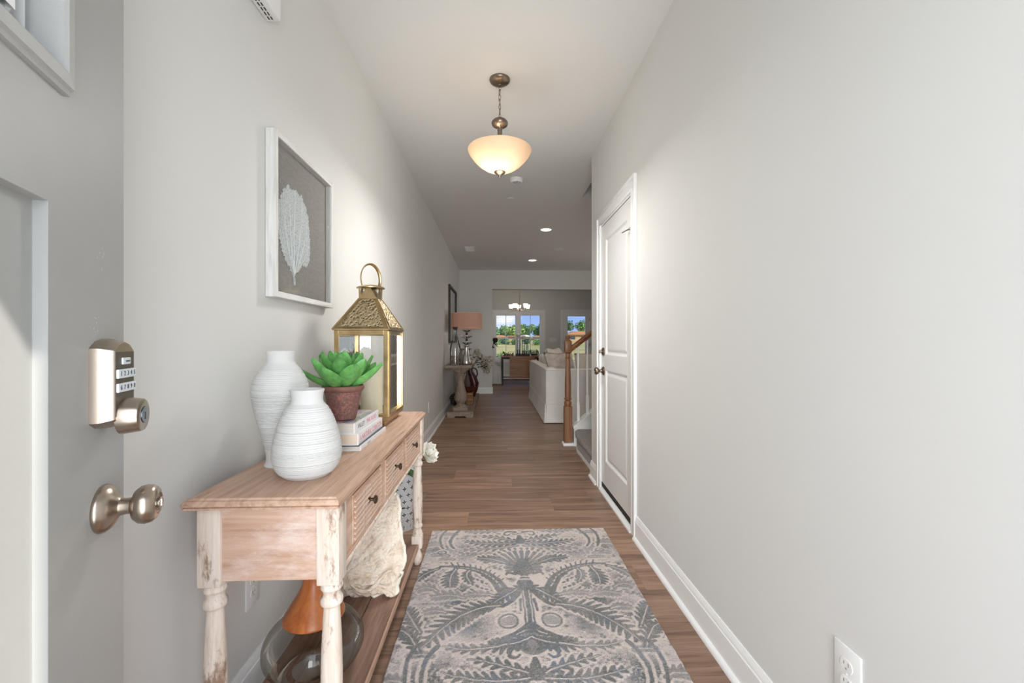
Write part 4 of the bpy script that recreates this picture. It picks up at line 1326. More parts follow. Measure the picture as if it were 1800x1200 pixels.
for (xa, xb) in LXs:
    for (ya, yb) in LYs:
        cxl, cyl = (xa + xb) / 2, (ya + yb) / 2
        b = B()
        b.box(xa, xb, ya, yb, 0.566, TZ - 0.0262, 0.004, 2)
        b.lathe([(0.026, 0.566), (0.026, 0.560)] + legprof, 28, (cxl, cyl, 0))
        b.box(xa + 0.001, xb - 0.001, ya + 0.001, yb - 0.001, 0.088, 0.152, 0.003, 2)
        b.lathe(footprof, 24, (cxl, cyl, 0))
        obj('leg', b, WL, con, 40)
AZ0, AZ1 = 0.578, TZ - 0.0265
b = B(); b.box(-0.655, -0.43, 1.058, 1.076, AZ0, AZ1, 0.0015); obj('side_panel', b, WXm, con)
b = B(); b.box(-0.655, -0.43, 2.254, 2.272, AZ0, AZ1, 0.0015); obj('side_panel', b, WXm, con)
b = B(); b.box(-0.706, -0.690, 1.105, 2.225, AZ0, AZ1); obj('back_panel', b, WY, con)
FXp = -0.384
b = B()
b.box(FXp - 0.018, FXp, 1.105, 2.225, 0.742, AZ1, 0.001); b.box(FXp - 0.018, FXp, 1.105, 2.225, AZ0, 0.602, 0.001)
DR = [(1.175, 1.475), (1.52, 1.82), (1.865, 2.165)]
prev = 1.105
for (d0, d1) in DR + [(2.225, 0)]:
    b.box(FXp - 0.018, FXp, prev, d0, 0.602, 0.742, 0.001)
    prev = d1
obj('front_rail', b, WY, con)
b = B(); b.prism([(FXp, AZ0), (FXp + 0.004, AZ0 + 0.002), (FXp + 0.004, AZ0 + 0.008), (FXp, AZ0 + 0.011)], 'Y', 1.106, 2.224); obj('bead', b, WL, con)
BRZ = mat('dark_bronze', rgb(92, 78, 62), 0.35, 0.9)
slat_me = None
for (d0, d1) in DR:
    b = B()
    z0, z1 = 0.605, 0.739
    fx0, fx1 = FXp - 0.014, FXp + 0.001
    fr = 0.014
    b.box(fx0, fx1, d0 + 0.002, d0 + fr, z0, z1, 0.0015); b.box(fx0, fx1, d1 - fr, d1 - 0.002, z0, z1, 0.0015)
    b.box(fx0, fx1, d0 + fr, d1 - fr, z0, z0 + 0.008); b.box(fx0, fx1, d0 + fr, d1 - fr, z1 - 0.008, z1)
    b.box(fx0 - 0.25, fx0 + 0.002, d0 + 0.006, d1 - 0.006, z0 + 0.004, z1 - 0.004)
    dr = obj('drawer', b, WY, con)
    nsl = 8
    for k in range(nsl):
        zc = z0 + 0.008 + (k + 0.5) * (z1 - z0 - 0.016) / nsl
        if slat_me is None:
            q = B(); q.prism([(0.0065, -0.0080), (0.0065, -0.0046), (-0.0060, 0.0078), (-0.0090, 0.0078), (-0.0040, -0.0080)], 'Y', d0 + fr, d1 - fr)
            slat_me = q.mesh('slat', WY)
            slat_me.materials.append(WL)
            for pl_ in slat_me.polygons:
                if pl_.normal.x > 0.95:
                    pl_.material_index = 1
            slat_base = d0
        o = bpy.data.objects.new('slat', slat_me); COL.objects.link(o); o.parent = dr
        og = root_org(con)
        o.location = (FXp - 0.002 - og[0], d0 - slat_base - og[1], zc - og[2])
    yc = (d0 + d1) / 2
    mk = Matrix.Translation((FXp, yc, 0.674)) @ Matrix.Rotation(PI / 2, 4, 'Y')
    b = B(); b.lathe([(0, 0), (0.0095, 0.0), (0.0095, 0.003), (0.005, 0.006), (0.0045, 0.014), (0.007, 0.017), (0.0, 0.017)], 18, mtx=mk)
    b.lathe([(0, 0.016), (0.010, 0.0165), (0.0135, 0.019), (0.0135, 0.022), (0.010, 0.025), (0, 0.026)], 22, mtx=mk, sx=0.95, sy=1.0)
    obj('knob', b, BRZ, dr, 40)
for (xa, xb) in ((-0.712, -0.610), (-0.607, -0.505), (-0.502, -0.400)):
    b = B(); b.box(xa, xb, 1.055, 2.275, 0.092, 0.112, 0.0015); obj('shelf_board', b, WSH, con)
b = B(); b.box(-0.400, -0.392, 1.106, 2.224, 0.088, 0.1135, 0.002); obj('shelf_edge', b, wood('shelf_edge_pale', (rgb(150, 116, 96), rgb(178, 144, 122), rgb(198, 166, 144)), 'Y', 2.2, 0.55, grain=0.45, bump=0.1), con)

# ---- two ribbed white vases
VASE = mat('white_ceramic', rgb(212, 211, 208), 0.75, spec=0.25, bump=(120, 0.15, 0.002), stretch=(0.3, 0.3, 6))
def ribbed(prof, z_a, z_b, amp, seed, step=0.0042):
    pr = smooth_prof(prof, 14)
    r_ = random.Random(seed)
    zs_ = [p_[1] for p_ in pr]; rs_ = [p_[0] for p_ in pr]
    out_ = []
    z = z_a
    zz = []
    while z < z_b:
        zz.append(z); z += step * r_.uniform(0.7, 1.5)
    res = [p_ for p_ in pr if p_[1] < z_a]
    for i, z in enumerate(zz):
        rad = float(np.interp(z, zs_, rs_))
        d = r_.uniform(0.4, 1.0) * amp
        res += [(rad + 0.0002, z), (rad + 0.0002, z + step * 0.45), (rad - d, z + step * 0.62)]
    res += [p_ for p_ in pr if p_[1] > z_b + 0.004]
    return res
v1 = thing('ribbed_vase', (-0.645, 1.32, TZ), 'taller ribbed white ceramic vase with a narrow foot behind the squat one', 'vase', 'ribbed white vases')
pr = ribbed([(0.043, 0.0), (0.044, 0.004), (0.039, 0.016), (0.041, 0.045), (0.052, 0.09), (0.066, 0.145), (0.076, 0.195), (0.078, 0.225), (0.072, 0.255), (0.056, 0.285), (0.043, 0.302), (0.0385, 0.312), (0.0385, 0.325), (0.041, 0.340)], 0.05, 0.285, 0.0026, 2)
b = B(); b.lathe([(0, 0)] + pr + [(0.0395, 0.342), (0.037, 0.340), (0.035, 0.320), (0.05, 0.28), (0.0, 0.27)], 56, (-0.645, 1.32, TZ)); obj('body', b, VASE, v1, 50)
v2 = thing('ribbed_vase', (-0.521, 1.215, TZ), 'squat ribbed white ceramic vase with a wide belly at the front of the console', 'vase', 'ribbed white vases')
pr = ribbed([(0.056, 0.0), (0.064, 0.006), (0.080, 0.024), (0.0885, 0.05), (0.089, 0.07), (0.084, 0.105), (0.073, 0.145), (0.060, 0.176), (0.049, 0.193), (0.042, 0.201), (0.0405, 0.210), (0.0415, 0.222), (0.0445, 0.236)], 0.012, 0.190, 0.0023, 4)
b = B(); b.lathe([(0, 0)] + pr + [(0.0435, 0.238), (0.0405, 0.236), (0.0375, 0.215), (0.05, 0.18), (0.0, 0.17)], 56, (-0.521, 1.215, TZ)); obj('body', b, VASE, v2, 50)

# ---- three stacked books
PAGES = mat('book_pages', rgb(226, 220, 208), 0.8, col2=rgb(196, 190, 178), nscale=60, ncontrast=(0.3, 0.7), stretch=(0.05, 0.05, 12))
PAGES2 = mat('book_pages_warm', rgb(236, 218, 198), 0.8, col2=rgb(222, 202, 182), nscale=60, ncontrast=(0.3, 0.7), stretch=(0.05, 0.05, 12))
CVW = mat('cover_white', rgb(236, 234, 232), 0.35, col2=rgb(228, 226, 226), nscale=20)
CVB = mat('cover_slate', rgb(58, 74, 86), 0.4)
m, nt, p = new_mat('cover_photo')
tcn = nt.nodes.new('ShaderNodeTexCoord'); mp = nt.nodes.new('ShaderNodeMapping'); mp.inputs['Scale'].default_value = (2.2, 1.0, 1)
vo = nt.nodes.new('ShaderNodeTexVoronoi'); vo.inputs['Scale'].default_value = 16
nz = nt.nodes.new('ShaderNodeTexNoise'); nz.inputs['Scale'].default_value = 20; nz.inputs['Detail'].default_value = 6
rp = nt.nodes.new('ShaderNodeValToRGB'); e = rp.color_ramp.elements
e[0].position = 0.30; e[0].color = rgb(62, 40, 56); e[1].position = 0.72; e[1].color = rgb(196, 196, 206)
for pos, c_ in ((0.40, rgb(150, 152, 166)), (0.50, rgb(186, 100, 112)), (0.58, rgb(178, 176, 180)), (0.65, rgb(206, 150, 152))):
    k_ = e.new(pos); k_.color = c_
mxn = nt.nodes.new('ShaderNodeMixRGB'); mxn.inputs[0].default_value = 0.35
L = nt.links
L.new(tcn.outputs['Object'], mp.inputs[0]); L.new(mp.outputs[0], nz.inputs['Vector']); L.new(mp.outputs[0], vo.inputs['Vector'])
L.new(nz.outputs['Fac'], rp.inputs[0]); L.new(rp.outputs[0], mxn.inputs[1]); L.new(vo.outputs['Color'], mxn.inputs[2])
hs = nt.nodes.new('ShaderNodeHueSaturation'); hs.inputs['Saturation'].default_value = 0.6
L.new(mxn.outputs[0], hs.inputs['Color']); L.new(hs.outputs[0], p.inputs['Base Color']); p.inputs['Roughness'].default_value = 0.3
CVP = m
def book(x0, x1, y0, y1, z, th, rot, spine_m, top_m, pages_m, label, texts):
    cxb, cyb = (x0 + x1) / 2, (y0 + y1) / 2
    t = thing('book', (cxb, cyb, z), label, 'book', 'stacked books on the console')
    R_ = Matrix.Translation((cxb, cyb, z)) @ Matrix.Rotation(rot, 4, 'Z') @ Matrix.Translation((-cxb, -cyb, -z))
    b = B(); b.box(x0 + 0.005, x1 - 0.006, y0 + 0.004, y1 - 0.004, z + 0.0028, z + th - 0.0028); b.xform(R_); obj('page_block', b, pages_m, t)
    b = B(); b.box(x0, x1 - 0.005, y0, y1, z, z + 0.0028, 0.0006); b.xform(R_); obj('back_cover', b, spine_m, t)
    b = B(); b.box(x0, x1 - 0.005, y0, y1, z + th - 0.0028, z + th, 0.0006); b.xform(R_); obj('front_cover', b, top_m, t)
    b = B(); b.prism([(x1 - 0.0048, z + 0.0002), (x1 - 0.001, z + 0.0002), (x1, z + 0.003), (x1, z + th - 0.003), (x1 - 0.001, z + th - 0.0002), (x1 - 0.0048, z + th - 0.0002)], 'Y', y0 + 0.0003, y1 - 0.0003); b.xform(R_); sp_ = obj('spine', b, spine_m, t, 40)
    for (s_, yc, zc, size, m_) in texts:
        mt = R_ @ frame_mtx((x1 + 0.0002, yc, zc), (0, 1, 0), (0, 0, 1))
        lettering('title', s_, size, mt, m_, sp_)
    return t
INKP = mat('ink_pink', rgb(218, 152, 168), 0.6); INKG = mat('ink_grey', rgb(120, 116, 116), 0.6); INKR = mat('ink_rose', rgb(208, 146, 152), 0.6); INKL = mat('ink_light', rgb(170, 172, 180), 0.6)
z1_ = TZ
book(-0.705, -0.452, 1.470, 1.800, z1_, 0.018, 0.0, CVW, CVB, PAGES, 'thin white book with a slate cover at the bottom of the stack', [('GARDENS', 1.56, z1_ + 0.009, 0.009, INKL)])
z2_ = z1_ + 0.018
book(-0.712, -0.464, 1.472, 1.798, z2_, 0.039, 0.015, CVW, CVW, PAGES2, 'thick white book with rose lettering in the middle of the stack', [('A NATURAL CURATION', 1.635, z2_ + 0.019, 0.027, INKR)])
z3_ = z2_ + 0.039
book(-0.710, -0.474, 1.474, 1.770, z3_, 0.036, 0.0, CVW, CVP, PAGES, 'white-spined book with a flowery cover on top of the stack', [('VALLEY', 1.545, z3_ + 0.018, 0.023, INKG), ('PINK ROSES', 1.67, z3_ + 0.018, 0.023, INKP)])
ZB = z3_ + 0.036

# ---- potted succulent
PCX, PCY = -0.540, 1.552
pot = thing('potted_succulent', (PCX, PCY, ZB), 'green rosette succulent in a rusty brown clay pot on the books', 'potted plant')
POT = mat('rusty_clay', rgb(106, 76, 72), 0.7, col2=rgb(158, 100, 84), nscale=130, ncontrast=(0.46, 0.66), bump=(90, 0.5, 0.004))
POTR = mat('clay_rim', rgb(128, 88, 76), 0.65, col2=rgb(112, 74, 64), nscale=30)
b = B(); b.lathe([(0, 0.006), (0.040, 0.006), (0.043, 0.004), (0.0445, 0.008), (0.0625, 0.100), (0.0625, 0.104)], 40, (PCX, PCY, ZB)); obj('pot', b, POT, pot, 45)
for a in (0.3, 2.4, 4.5):
    b = B(); b.lathe([(0, 0), (0.006, 0), (0.007, 0.007), (0, 0.008)], 10, (PCX + 0.036 * math.cos(a), PCY + 0.036 * math.sin(a), ZB)); obj('pot_foot', b, POTR, pot, 40)
b = B(); b.lathe(smooth_prof([(0.062, 0.100), (0.067, 0.103), (0.0715, 0.110), (0.0715, 0.117), (0.068, 0.122), (0.063, 0.120), (0.061, 0.112), (0.060, 0.105)], 4), 40, (PCX, PCY, ZB)); obj('pot_rim', b, POTR, pot, 45)
b = B(); b.lathe([(0.061, 0.109), (0.03, 0.113), (0, 0.115)], 30, (PCX, PCY, ZB), cap=False); obj('soil', b, mat('dark_soil', rgb(38, 28, 22), 0.95, bump=(120, 1, 0.01)), pot)
LEAFM = mat('succulent_green', rgb(66, 136, 60), 0.45, col2=rgb(128, 186, 108), nscale=12, ncontrast=(0.22, 0.85), rand=0.25, bump=(90, 0.15, 0.002), spec=0.4)
def leaf_mesh():
    q = B()
    n_, m2 = 14, 10
    def f(u, v):
        # u along, v across; length 1 along +x
        t = u
        w = 0.035 * (1 - t) + 0.56 * t ** 1.05 * max(0.0, 1 - t) ** 0.72
        w = max(w, 0.006)
        a = (v - 0.5) * 2
        return (t, a * w, 0.10 * a * a * (1 - 0.4 * t) + 0.20 * t * t - 0.02)
    top = q.grid(f, n_, m2)
    def g(u, v):
        p_ = f(u, v); a = (v - 0.5) * 2
        return (p_[0], p_[1], p_[2] - 0.065 * (1 - a * a) * math.sin(PI * min(1, u * 0.9 + 0.08)))
    q.grid(g, n_, m2)
    bmesh.ops.remove_doubles(q.bm, verts=q.bm.verts[:], dist=0.0005)
    return q.mesh('leaf', LEAFM, smooth=60)
leafme = leaf_mesh()
og = root_org(pot)
rl = random.Random(17)
for ring_i, (cnt, tilt, ln, zoff, r0, wsc) in enumerate(((7, 0.34, 0.140, 0.112, 0.012, 1.15), (7, 0.66, 0.138, 0.114, 0.012, 1.15), (6, 0.95, 0.132, 0.114, 0.012, 1.1), (5, 1.20, 0.128, 0.114, 0.012, 1.0), (3, 1.40, 0.118, 0.114, 0.008, 0.9))):
    for k in range(cnt):
        az = 2 * PI * (k + 0.37 * ring_i) / cnt + rl.uniform(-0.12, 0.12)
        tl = tilt + rl.uniform(-0.10, 0.10)
        o = bpy.data.objects.new('leaf', leafme); COL.objects.link(o); o.parent = pot
        s_ = ln * rl.uniform(0.92, 1.08)
        o.location = (r0 * math.cos(az), r0 * math.sin(az), zoff)
        o.rotation_euler = (0, -tl, az)
        o.scale = (s_, s_ * wsc * 1.12, s_)
spk = B()

# ---- brass lantern
LX0, LX1, LY0, LY1 = -0.697, -0.466, 1.89, 2.185
LZ0, LZ1 = 0.812, 1.204
lan = thing('brass_lantern', ((LX0 + LX1) / 2, (LY0 + LY1) / 2, TZ), 'antique brass lantern with glass sides and hammered roof on the console', 'lantern')
BRASS = mat('antique_brass', rgb(206, 181, 138), 0.30, 1.0, col2=rgb(178, 151, 108), nscale=14, bump=(200, 0.04, 0.001))
m, nt, p = new_mat('hammered_brass')
N, L = nt.nodes, nt.links
tcn = N.new('ShaderNodeTexCoord'); vo = N.new('ShaderNodeTexVoronoi'); vo.inputs['Scale'].default_value = 85
rp = N.new('ShaderNodeValToRGB'); rp.color_ramp.elements[0].position = 0.12; rp.color_ramp.elements[0].color = rgb(74, 58, 38); rp.color_ramp.elements[1].position = 0.42; rp.color_ramp.elements[1].color = rgb(206, 186, 150)
bp_ = N.new('ShaderNodeBump'); bp_.inputs['Strength'].default_value = 1.0; bp_.inputs['Distance'].default_value = 0.006
L.new(tcn.outputs['Object'], vo.inputs['Vector']); L.new(vo.outputs['Distance'], rp.inputs[0]); L.new(rp.outputs[0], p.inputs['Base Color'])
L.new(vo.outputs['Distance'], bp_.inputs['Height']); L.new(bp_.outputs[0], p.inputs['Normal'])
p.inputs['Metallic'].default_value = 0.9; p.inputs['Roughness'].default_value = 0.38
HAMM = m
b = B(); b.box(LX0 + 0.015, LX1 - 0.015, LY0 + 0.015, LY1 - 0.015, TZ, LZ0 + 0.002, 0.002); obj('plinth', b, BRASS, lan)
b = B(); b.box(LX0 - 0.003, LX1 + 0.003, LY0 - 0.003, LY1 + 0.003, LZ0 - 0.004, LZ0 + 0.010, 0.002); obj('floor_plate', b, BRASS, lan)
pw = 0.019
for (xa, ya) in ((LX0, LY0), (LX1 - pw, LY0), (LX0, LY1 - pw), (LX1 - pw, LY1 - pw)):
    b = B(); b.box(xa, xa + pw, ya, ya + pw, LZ0 + 0.010, LZ1, 0.001); obj('corner_post', b, BRASS, lan)
for zz0, zz1 in ((LZ1 - 0.020, LZ1), (LZ0 + 0.010, LZ0 + 0.024)):
    for (xa, xb, ya, yb) in ((LX0 + pw, LX1 - pw, LY0, LY0 + 0.008), (LX0 + pw, LX1 - pw, LY1 - 0.008, LY1), (LX0, LX0 + 0.008, LY0 + pw, LY1 - pw), (LX1 - 0.008, LX1, LY0 + pw, LY1 - pw)):
        b = B(); b.box(xa, xb, ya, yb, zz0, zz1, 0.001); obj('rail', b, BRASS, lan)
LG = glass('lantern_glass', (0.96, 0.975, 0.97, 1), 0.95, base=0.07)
zA, zB_ = LZ0 + 0.024, LZ1 - 0.020
for q in ([(LX0 + pw, LY0 + 0.009), (LX1 - pw, LY0 + 0.009)], [(LX1 - 0.009, LY0 + pw), (LX1 - 0.009, LY1 - pw)], [(LX1 - pw, LY1 - 0.009), (LX0 + pw, LY1 - 0.009)], [(LX0 + 0.009, LY1 - pw), (LX0 + 0.009, LY0 + pw)]):
    b = B(); b.face([(q[0][0], q[0][1], zA), (q[1][0], q[1][1], zA), (q[1][0], q[1][1], zB_), (q[0][0], q[0][1], zB_)]); obj('pane', b, LG, lan)
# hinge strip of the side door
b = B(); b.lathe([(0, LZ0 + 0.012), (0.0035, LZ0 + 0.012), (0.0035, LZ1 - 0.004), (0, LZ1 - 0.004)], 10, (LX1 + 0.002, LY0 + 0.012, 0)); obj('door_hinge', b, mat('bright_brass', rgb(206, 188, 150), 0.2, 1.0), lan)
b = B(); b.box(LX1 + 0.0005, LX1 + 0.006, LY0 + 0.020, LY0 + 0.032, LZ0 + 0.012, LZ1 - 0.006, 0.001)
b.box(LX1 + 0.0005, LX1 + 0.006, LY1 - 0.016, LY1 - 0.004, LZ0 + 0.012, LZ1 - 0.006, 0.001)
b.box(LX1 + 0.0005, LX1 + 0.006, LY0 + 0.032, LY1 - 0.016, LZ0 + 0.012, LZ0 + 0.024, 0.001)
obj('lantern_door', b, BRASS, lan)
cxl, cyl = (LX0 + LX1) / 2 - 0.006, (LY0 + LY1) / 2
ev = 0.006
ex_, ey_ = (LX1 - LX0) / 2 + ev, (LY1 - LY0) / 2 + ev
tx_, ty_ = 0.041, 0.045
RZ0, RZ1 = LZ1 + 0.001, 1.352
cx0 = (LX0 + LX1) / 2
bot = [(cx0 - ex_, cyl - ey_), (cx0 + ex_, cyl - ey_), (cx0 + ex_, cyl + ey_), (cx0 - ex_, cyl + ey_)]
topc = [(cx0 - tx_, cyl - ty_), (cx0 + tx_, cyl - ty_), (cx0 + tx_, cyl + ty_), (cx0 - tx_, cyl + ty_)]
b = B(); b.box(cx0 - ex_, cx0 + ex_, cyl - ey_, cyl + ey_, LZ1, LZ1 + 0.005); obj('eave', b, BRASS, lan)
for i in range(4):
    j = (i + 1) % 4
    A_, B_, C_, D_ = Vector((*bot[i], RZ0 + 0.003)), Vector((*bot[j], RZ0 + 0.003)), Vector((*topc[j], RZ1)), Vector((*topc[i], RZ1))
    nrm = (B_ - A_).cross(D_ - A_).normalized()
    b = B(); b.face([A_, B_, C_, D_]); pn = obj('roof_panel', b, BRASS, lan)
    b = B()
    def bil(u, v):
        return A_.lerp(B_, u).lerp(D_.lerp(C_, u), v)
    def ins(u, v):
        return bil(u, v) + nrm * 0.0022
    uu = 0.085
    uu2 = 0.16
    b.face([ins(uu, 0.07), ins(1 - uu, 0.07), ins(1 - uu2, 0.97), ins(uu2, 0.97)])
    obj('hammered_inset', b, HAMM, pn, recalc=False)
    b = B(); b.tube([A_, D_], 0.0035, 6); obj('hip_edge', b, BRASS, lan)
# collar of open triangles under the cap
CAPZ = 1.402
b = B()
for i in range(4):
    j = (i + 1) % 4
    A_, B_ = Vector((*topc[i], RZ1)), Vector((*topc[j], RZ1))
    mid = (A_ + B_) / 2
    outv = Vector((mid.x - cx0, mid.y - cyl, 0)).normalized()
    apex = Vector((cx0, cyl, 0)) + outv * 0.040; apex.z = CAPZ
    q1 = apex + (B_ - A_).normalized() * 0.010; q2 = apex - (B_ - A_).normalized() * 0.010
    b.face([A_, B_, q1, q2])
    C2 = A_
    corner = Vector((C2.x - cx0, C2.y - cyl, 0)).normalized()
    tip = Vector((cx0, cyl, 0)) + corner * 0.058; tip.z = CAPZ
    b.face([C2, C2 + (B_ - A_).normalized() * 0.012, tip + (B_ - A_).normalized() * 0.004, tip - (B_ - A_).normalized() * 0.004])
obj('collar', b, BRASS, lan)
b = B(); b.lathe([(0, CAPZ + 0.000), (0.062, CAPZ - 0.001), (0.0645, CAPZ + 0.001), (0.0645, CAPZ + 0.004), (0.055, CAPZ + 0.009), (0.03, CAPZ + 0.016), (0, CAPZ + 0.019)], 40, (cx0, cyl, 0)); obj('cap', b, BRASS, lan, 40)
b = B()
ra = math.radians(58)
pts = []
for i in range(25):
    a = -0.62 + (PI + 1.24) * i / 24
    rr_ = 0.058
    w_ = rr_ * math.cos(a)
    pts.append((cx0 + w_ * math.cos(ra), cyl + w_ * math.sin(ra), CAPZ + 0.045 + 0.070 * math.sin(a)))
b.tube(pts, 0.0075, 8, False, (1.0, 0.35)); obj('handle_ring', b, BRASS, lan, 50)
# candle inside the lantern
cdl = thing('pillar_candle', (cx0 + 0.006, cyl - 0.01, LZ0 + 0.010), 'ivory pillar candle inside the brass lantern', 'candle')
b = B(); b.lathe(smooth_prof([(0, 0), (0.049, 0.0), (0.05, 0.004), (0.05, 0.20), (0.048, 0.206), (0.040, 0.203), (0.0, 0.198)], 2), 32, (cx0 + 0.006, cyl - 0.01, LZ0 + 0.0105)); obj('wax', b, mat('ivory_wax', rgb(242, 230, 202), 0.5, sss=0.3), cdl, 45)
b = B(); b.tube([(cx0 + 0.006, cyl - 0.01, LZ0 + 0.205), (cx0 + 0.007, cyl - 0.009, LZ0 + 0.222)], 0.0012, 6); obj('wick', b, BLACK, cdl)

# ---- demijohn bottle with a wooden collar on the lower shelf
DJX, DJY, SZ = -0.580, 1.405, 0.112
dj = thing('glass_demijohn', (DJX, DJY, SZ), 'round smoky glass demijohn with a flared orange wooden neck on the lower shelf', 'bottle')
b = B(); b.lathe(smooth_prof([(0.0, 0.001), (0.05, 0.0008), (0.085, 0.0005), (0.120, 0.015), (0.145, 0.050), (0.151, 0.080), (0.143, 0.112), (0.120, 0.140), (0.092, 0.158), (0.066, 0.178), (0.034, 0.205), (0.026, 0.27)], 6), 64, (DJX, DJY, SZ), cap=False)
obj('glass_body', b, glass('smoky_glass', (0.80, 0.79, 0.76, 1), 0.5, base=0.02), dj, 180)
WDJ = wood('orange_wood', (rgb(136, 70, 30), rgb(178, 102, 52), rgb(200, 128, 72)), 'Z', 0.9, 0.35, grain=0.5, bump=0.05)
b = B(); b.lathe(smooth_prof([(0.030, 0.420), (0.033, 0.40), (0.031, 0.34), (0.031, 0.30), (0.036, 0.27), (0.050, 0.24), (0.070, 0.208), (0.086, 0.183), (0.092, 0.170), (0.0915, 0.164), (0.086, 0.164), (0.075, 0.172)], 5), 48, (DJX, DJY, SZ), cap=False)
obj('wooden_neck', b, WDJ, dj, 60)
b = B(); b.lathe([(0, 0.415), (0.028, 0.415), (0.030, 0.423), (0.022, 0.428), (0, 0.428)], 28, (DJX, DJY, SZ)); obj('stopper', b, WDJ, dj, 40)

# ---- giant clam shell leaning on the shelf
cs = thing('clam_shell', (-0.54, 1.85, SZ), 'large cream fossil clam shell with a wavy white rim on the lower shelf', 'shell')
SHL = mat('shell_cream', rgb(246, 231, 212), 0.8, col2=rgb(214, 188, 160), nscale=16, ncontrast=(0.45, 0.72), bump=(60, 1.0, 0.016))
SHR = mat('shell_rim', rgb(236, 228, 212), 0.6, bump=(60, 0.4, 0.006))
sh_out = [(-0.437, 0.462), (-0.424, 0.44), (-0.420, 0.41), (-0.416, 0.37), (-0.409, 0.335), (-0.395, 0.30), (-0.386, 0.262), (-0.380, 0.225), (-0.386, 0.205), (-0.404, 0.196), (-0.388, 0.184), (-0.396, 0.165), (-0.404, 0.145), (-0.400, 0.128), (-0.415, 0.112),
          (-0.45, 0.120), (-0.485, 0.112), (-0.52, 0.118), (-0.56, 0.112), (-0.60, 0.118), (-0.635, 0.112), (-0.67, 0.13), (-0.695, 0.17), (-0.70, 0.23), (-0.685, 0.30), (-0.655, 0.36), (-0.61, 0.41), (-0.565, 0.44), (-0.515, 0.455), (-0.475, 0.468), (-0.455, 0.472)]
sh2 = []
for i in range(len(sh_out)):
    a, c_ = Vector(sh_out[i]), Vector(sh_out[(i + 1) % len(sh_out)])
    for k in range(5):
        sh2.append(a.lerp(c_, k / 5))
hub = Vector((-0.60, 0.235))
def shell_pt(o_, t, back=False):
    """t 0 at the rim, 1 at the hub; bulges towards -y"""
    q = Vector(o_).lerp(hub, t)
    lean = (q.y - SZ) * 0.42
    ang = math.atan2(o_[1] - hub.y, o_[0] - hub.x)
    bulge = 0.085 * (1 - (1 - t) ** 2.2)
    wr = 0.010 * math.sin(ang * 17 + 4 * t) * (1 - t) * min(1, t * 6) + 0.016 * noise.noise(Vector((q.x * 24, q.y * 24, 1.7))) + 0.009 * noise.noise(Vector((q.x * 70, q.y * 70, 4.1)))
    groove = 0
    d = abs((q.x + 0.50) * 0.35 + (q.y - 0.195)) 
    if -0.58 < q.x < -0.43:
        groove = 0.016 * math.exp(-((q.y - 0.190 + 0.5 * (q.x + 0.50) ** 2 * 8 * -1) / 0.010) ** 2)
    y = 1.775 + lean - bulge * (1 if not back else -0.25) - (wr + groove if not back else -0.012)
    return (q.x, y + (0.006 * math.sin(ang * 15) if t < 0.05 else 0), q.y)
b = B()
n_o = len(sh2)
NT = 26
ringsv = []
for j in range(NT):
    t = j / NT
    ringsv.append([b.bm.verts.new(shell_pt(o_, t)) for o_ in sh2])
hv = b.bm.verts.new(shell_pt((hub.x + 0.001, hub.y), 1.0))
for a_, c_ in zip(ringsv, ringsv[1:]):
    for i in range(n_o):
        j = (i + 1) % n_o
        b.bm.faces.new((a_[i], a_[j], c_[j], c_[i]))
for i in range(n_o):
    b.bm.faces.new((ringsv[-1][i], ringsv[-1][(i + 1) % n_o], hv))
bk = [b.bm.verts.new((v.co.x, v.co.y + 0.018, v.co.z)) for v in ringsv[0]]
bh = b.bm.verts.new(shell_pt((hub.x + 0.001, hub.y), 1.0, True))
for i in range(n_o):
    j = (i + 1) % n_o
    b.bm.faces.new((ringsv[0][i], bk[i], bk[j], ringsv[0][j]))
    b.bm.faces.new((bk[i], bh, bk[j]))
shell_body = obj('shell_valve', b, SHL, cs, 80)
b = B()
rim_pts = []
for o_ in sh2:
    p_ = Vector(shell_pt(o_, 0.0)); p_.y += 0.007; p_.z += 0.004
    rim_pts.append(p_)
b.tube(rim_pts, [0.0085 + 0.004 * noise.noise(p_ * 40) for p_ in rim_pts], 8, True); obj('shell_rim', b, SHR, cs, 80)
b = B()
lip = []
for i in range(15):
    t = i / 14
    x_ = -0.575 + 0.155 * t
    z_ = 0.205 - 0.045 * math.sin(PI * min(1, t * 1.15)) + 0.02 * t
    tt = 0.45 - 0.30 * t
    lip.append((x_, 1.775 + (z_ - SZ) * 0.42 - 0.086 * (1 - 0.42 * t) - 0.010, z_))
b.tube(lip, [0.003 + 0.0055 * math.sin(PI * i / 14) * (1 + 0.5 * noise.noise(Vector((i * 0.9, 0, 0)))) for i in range(15)], 8); obj('inner_lip', b, SHL, cs, 80)

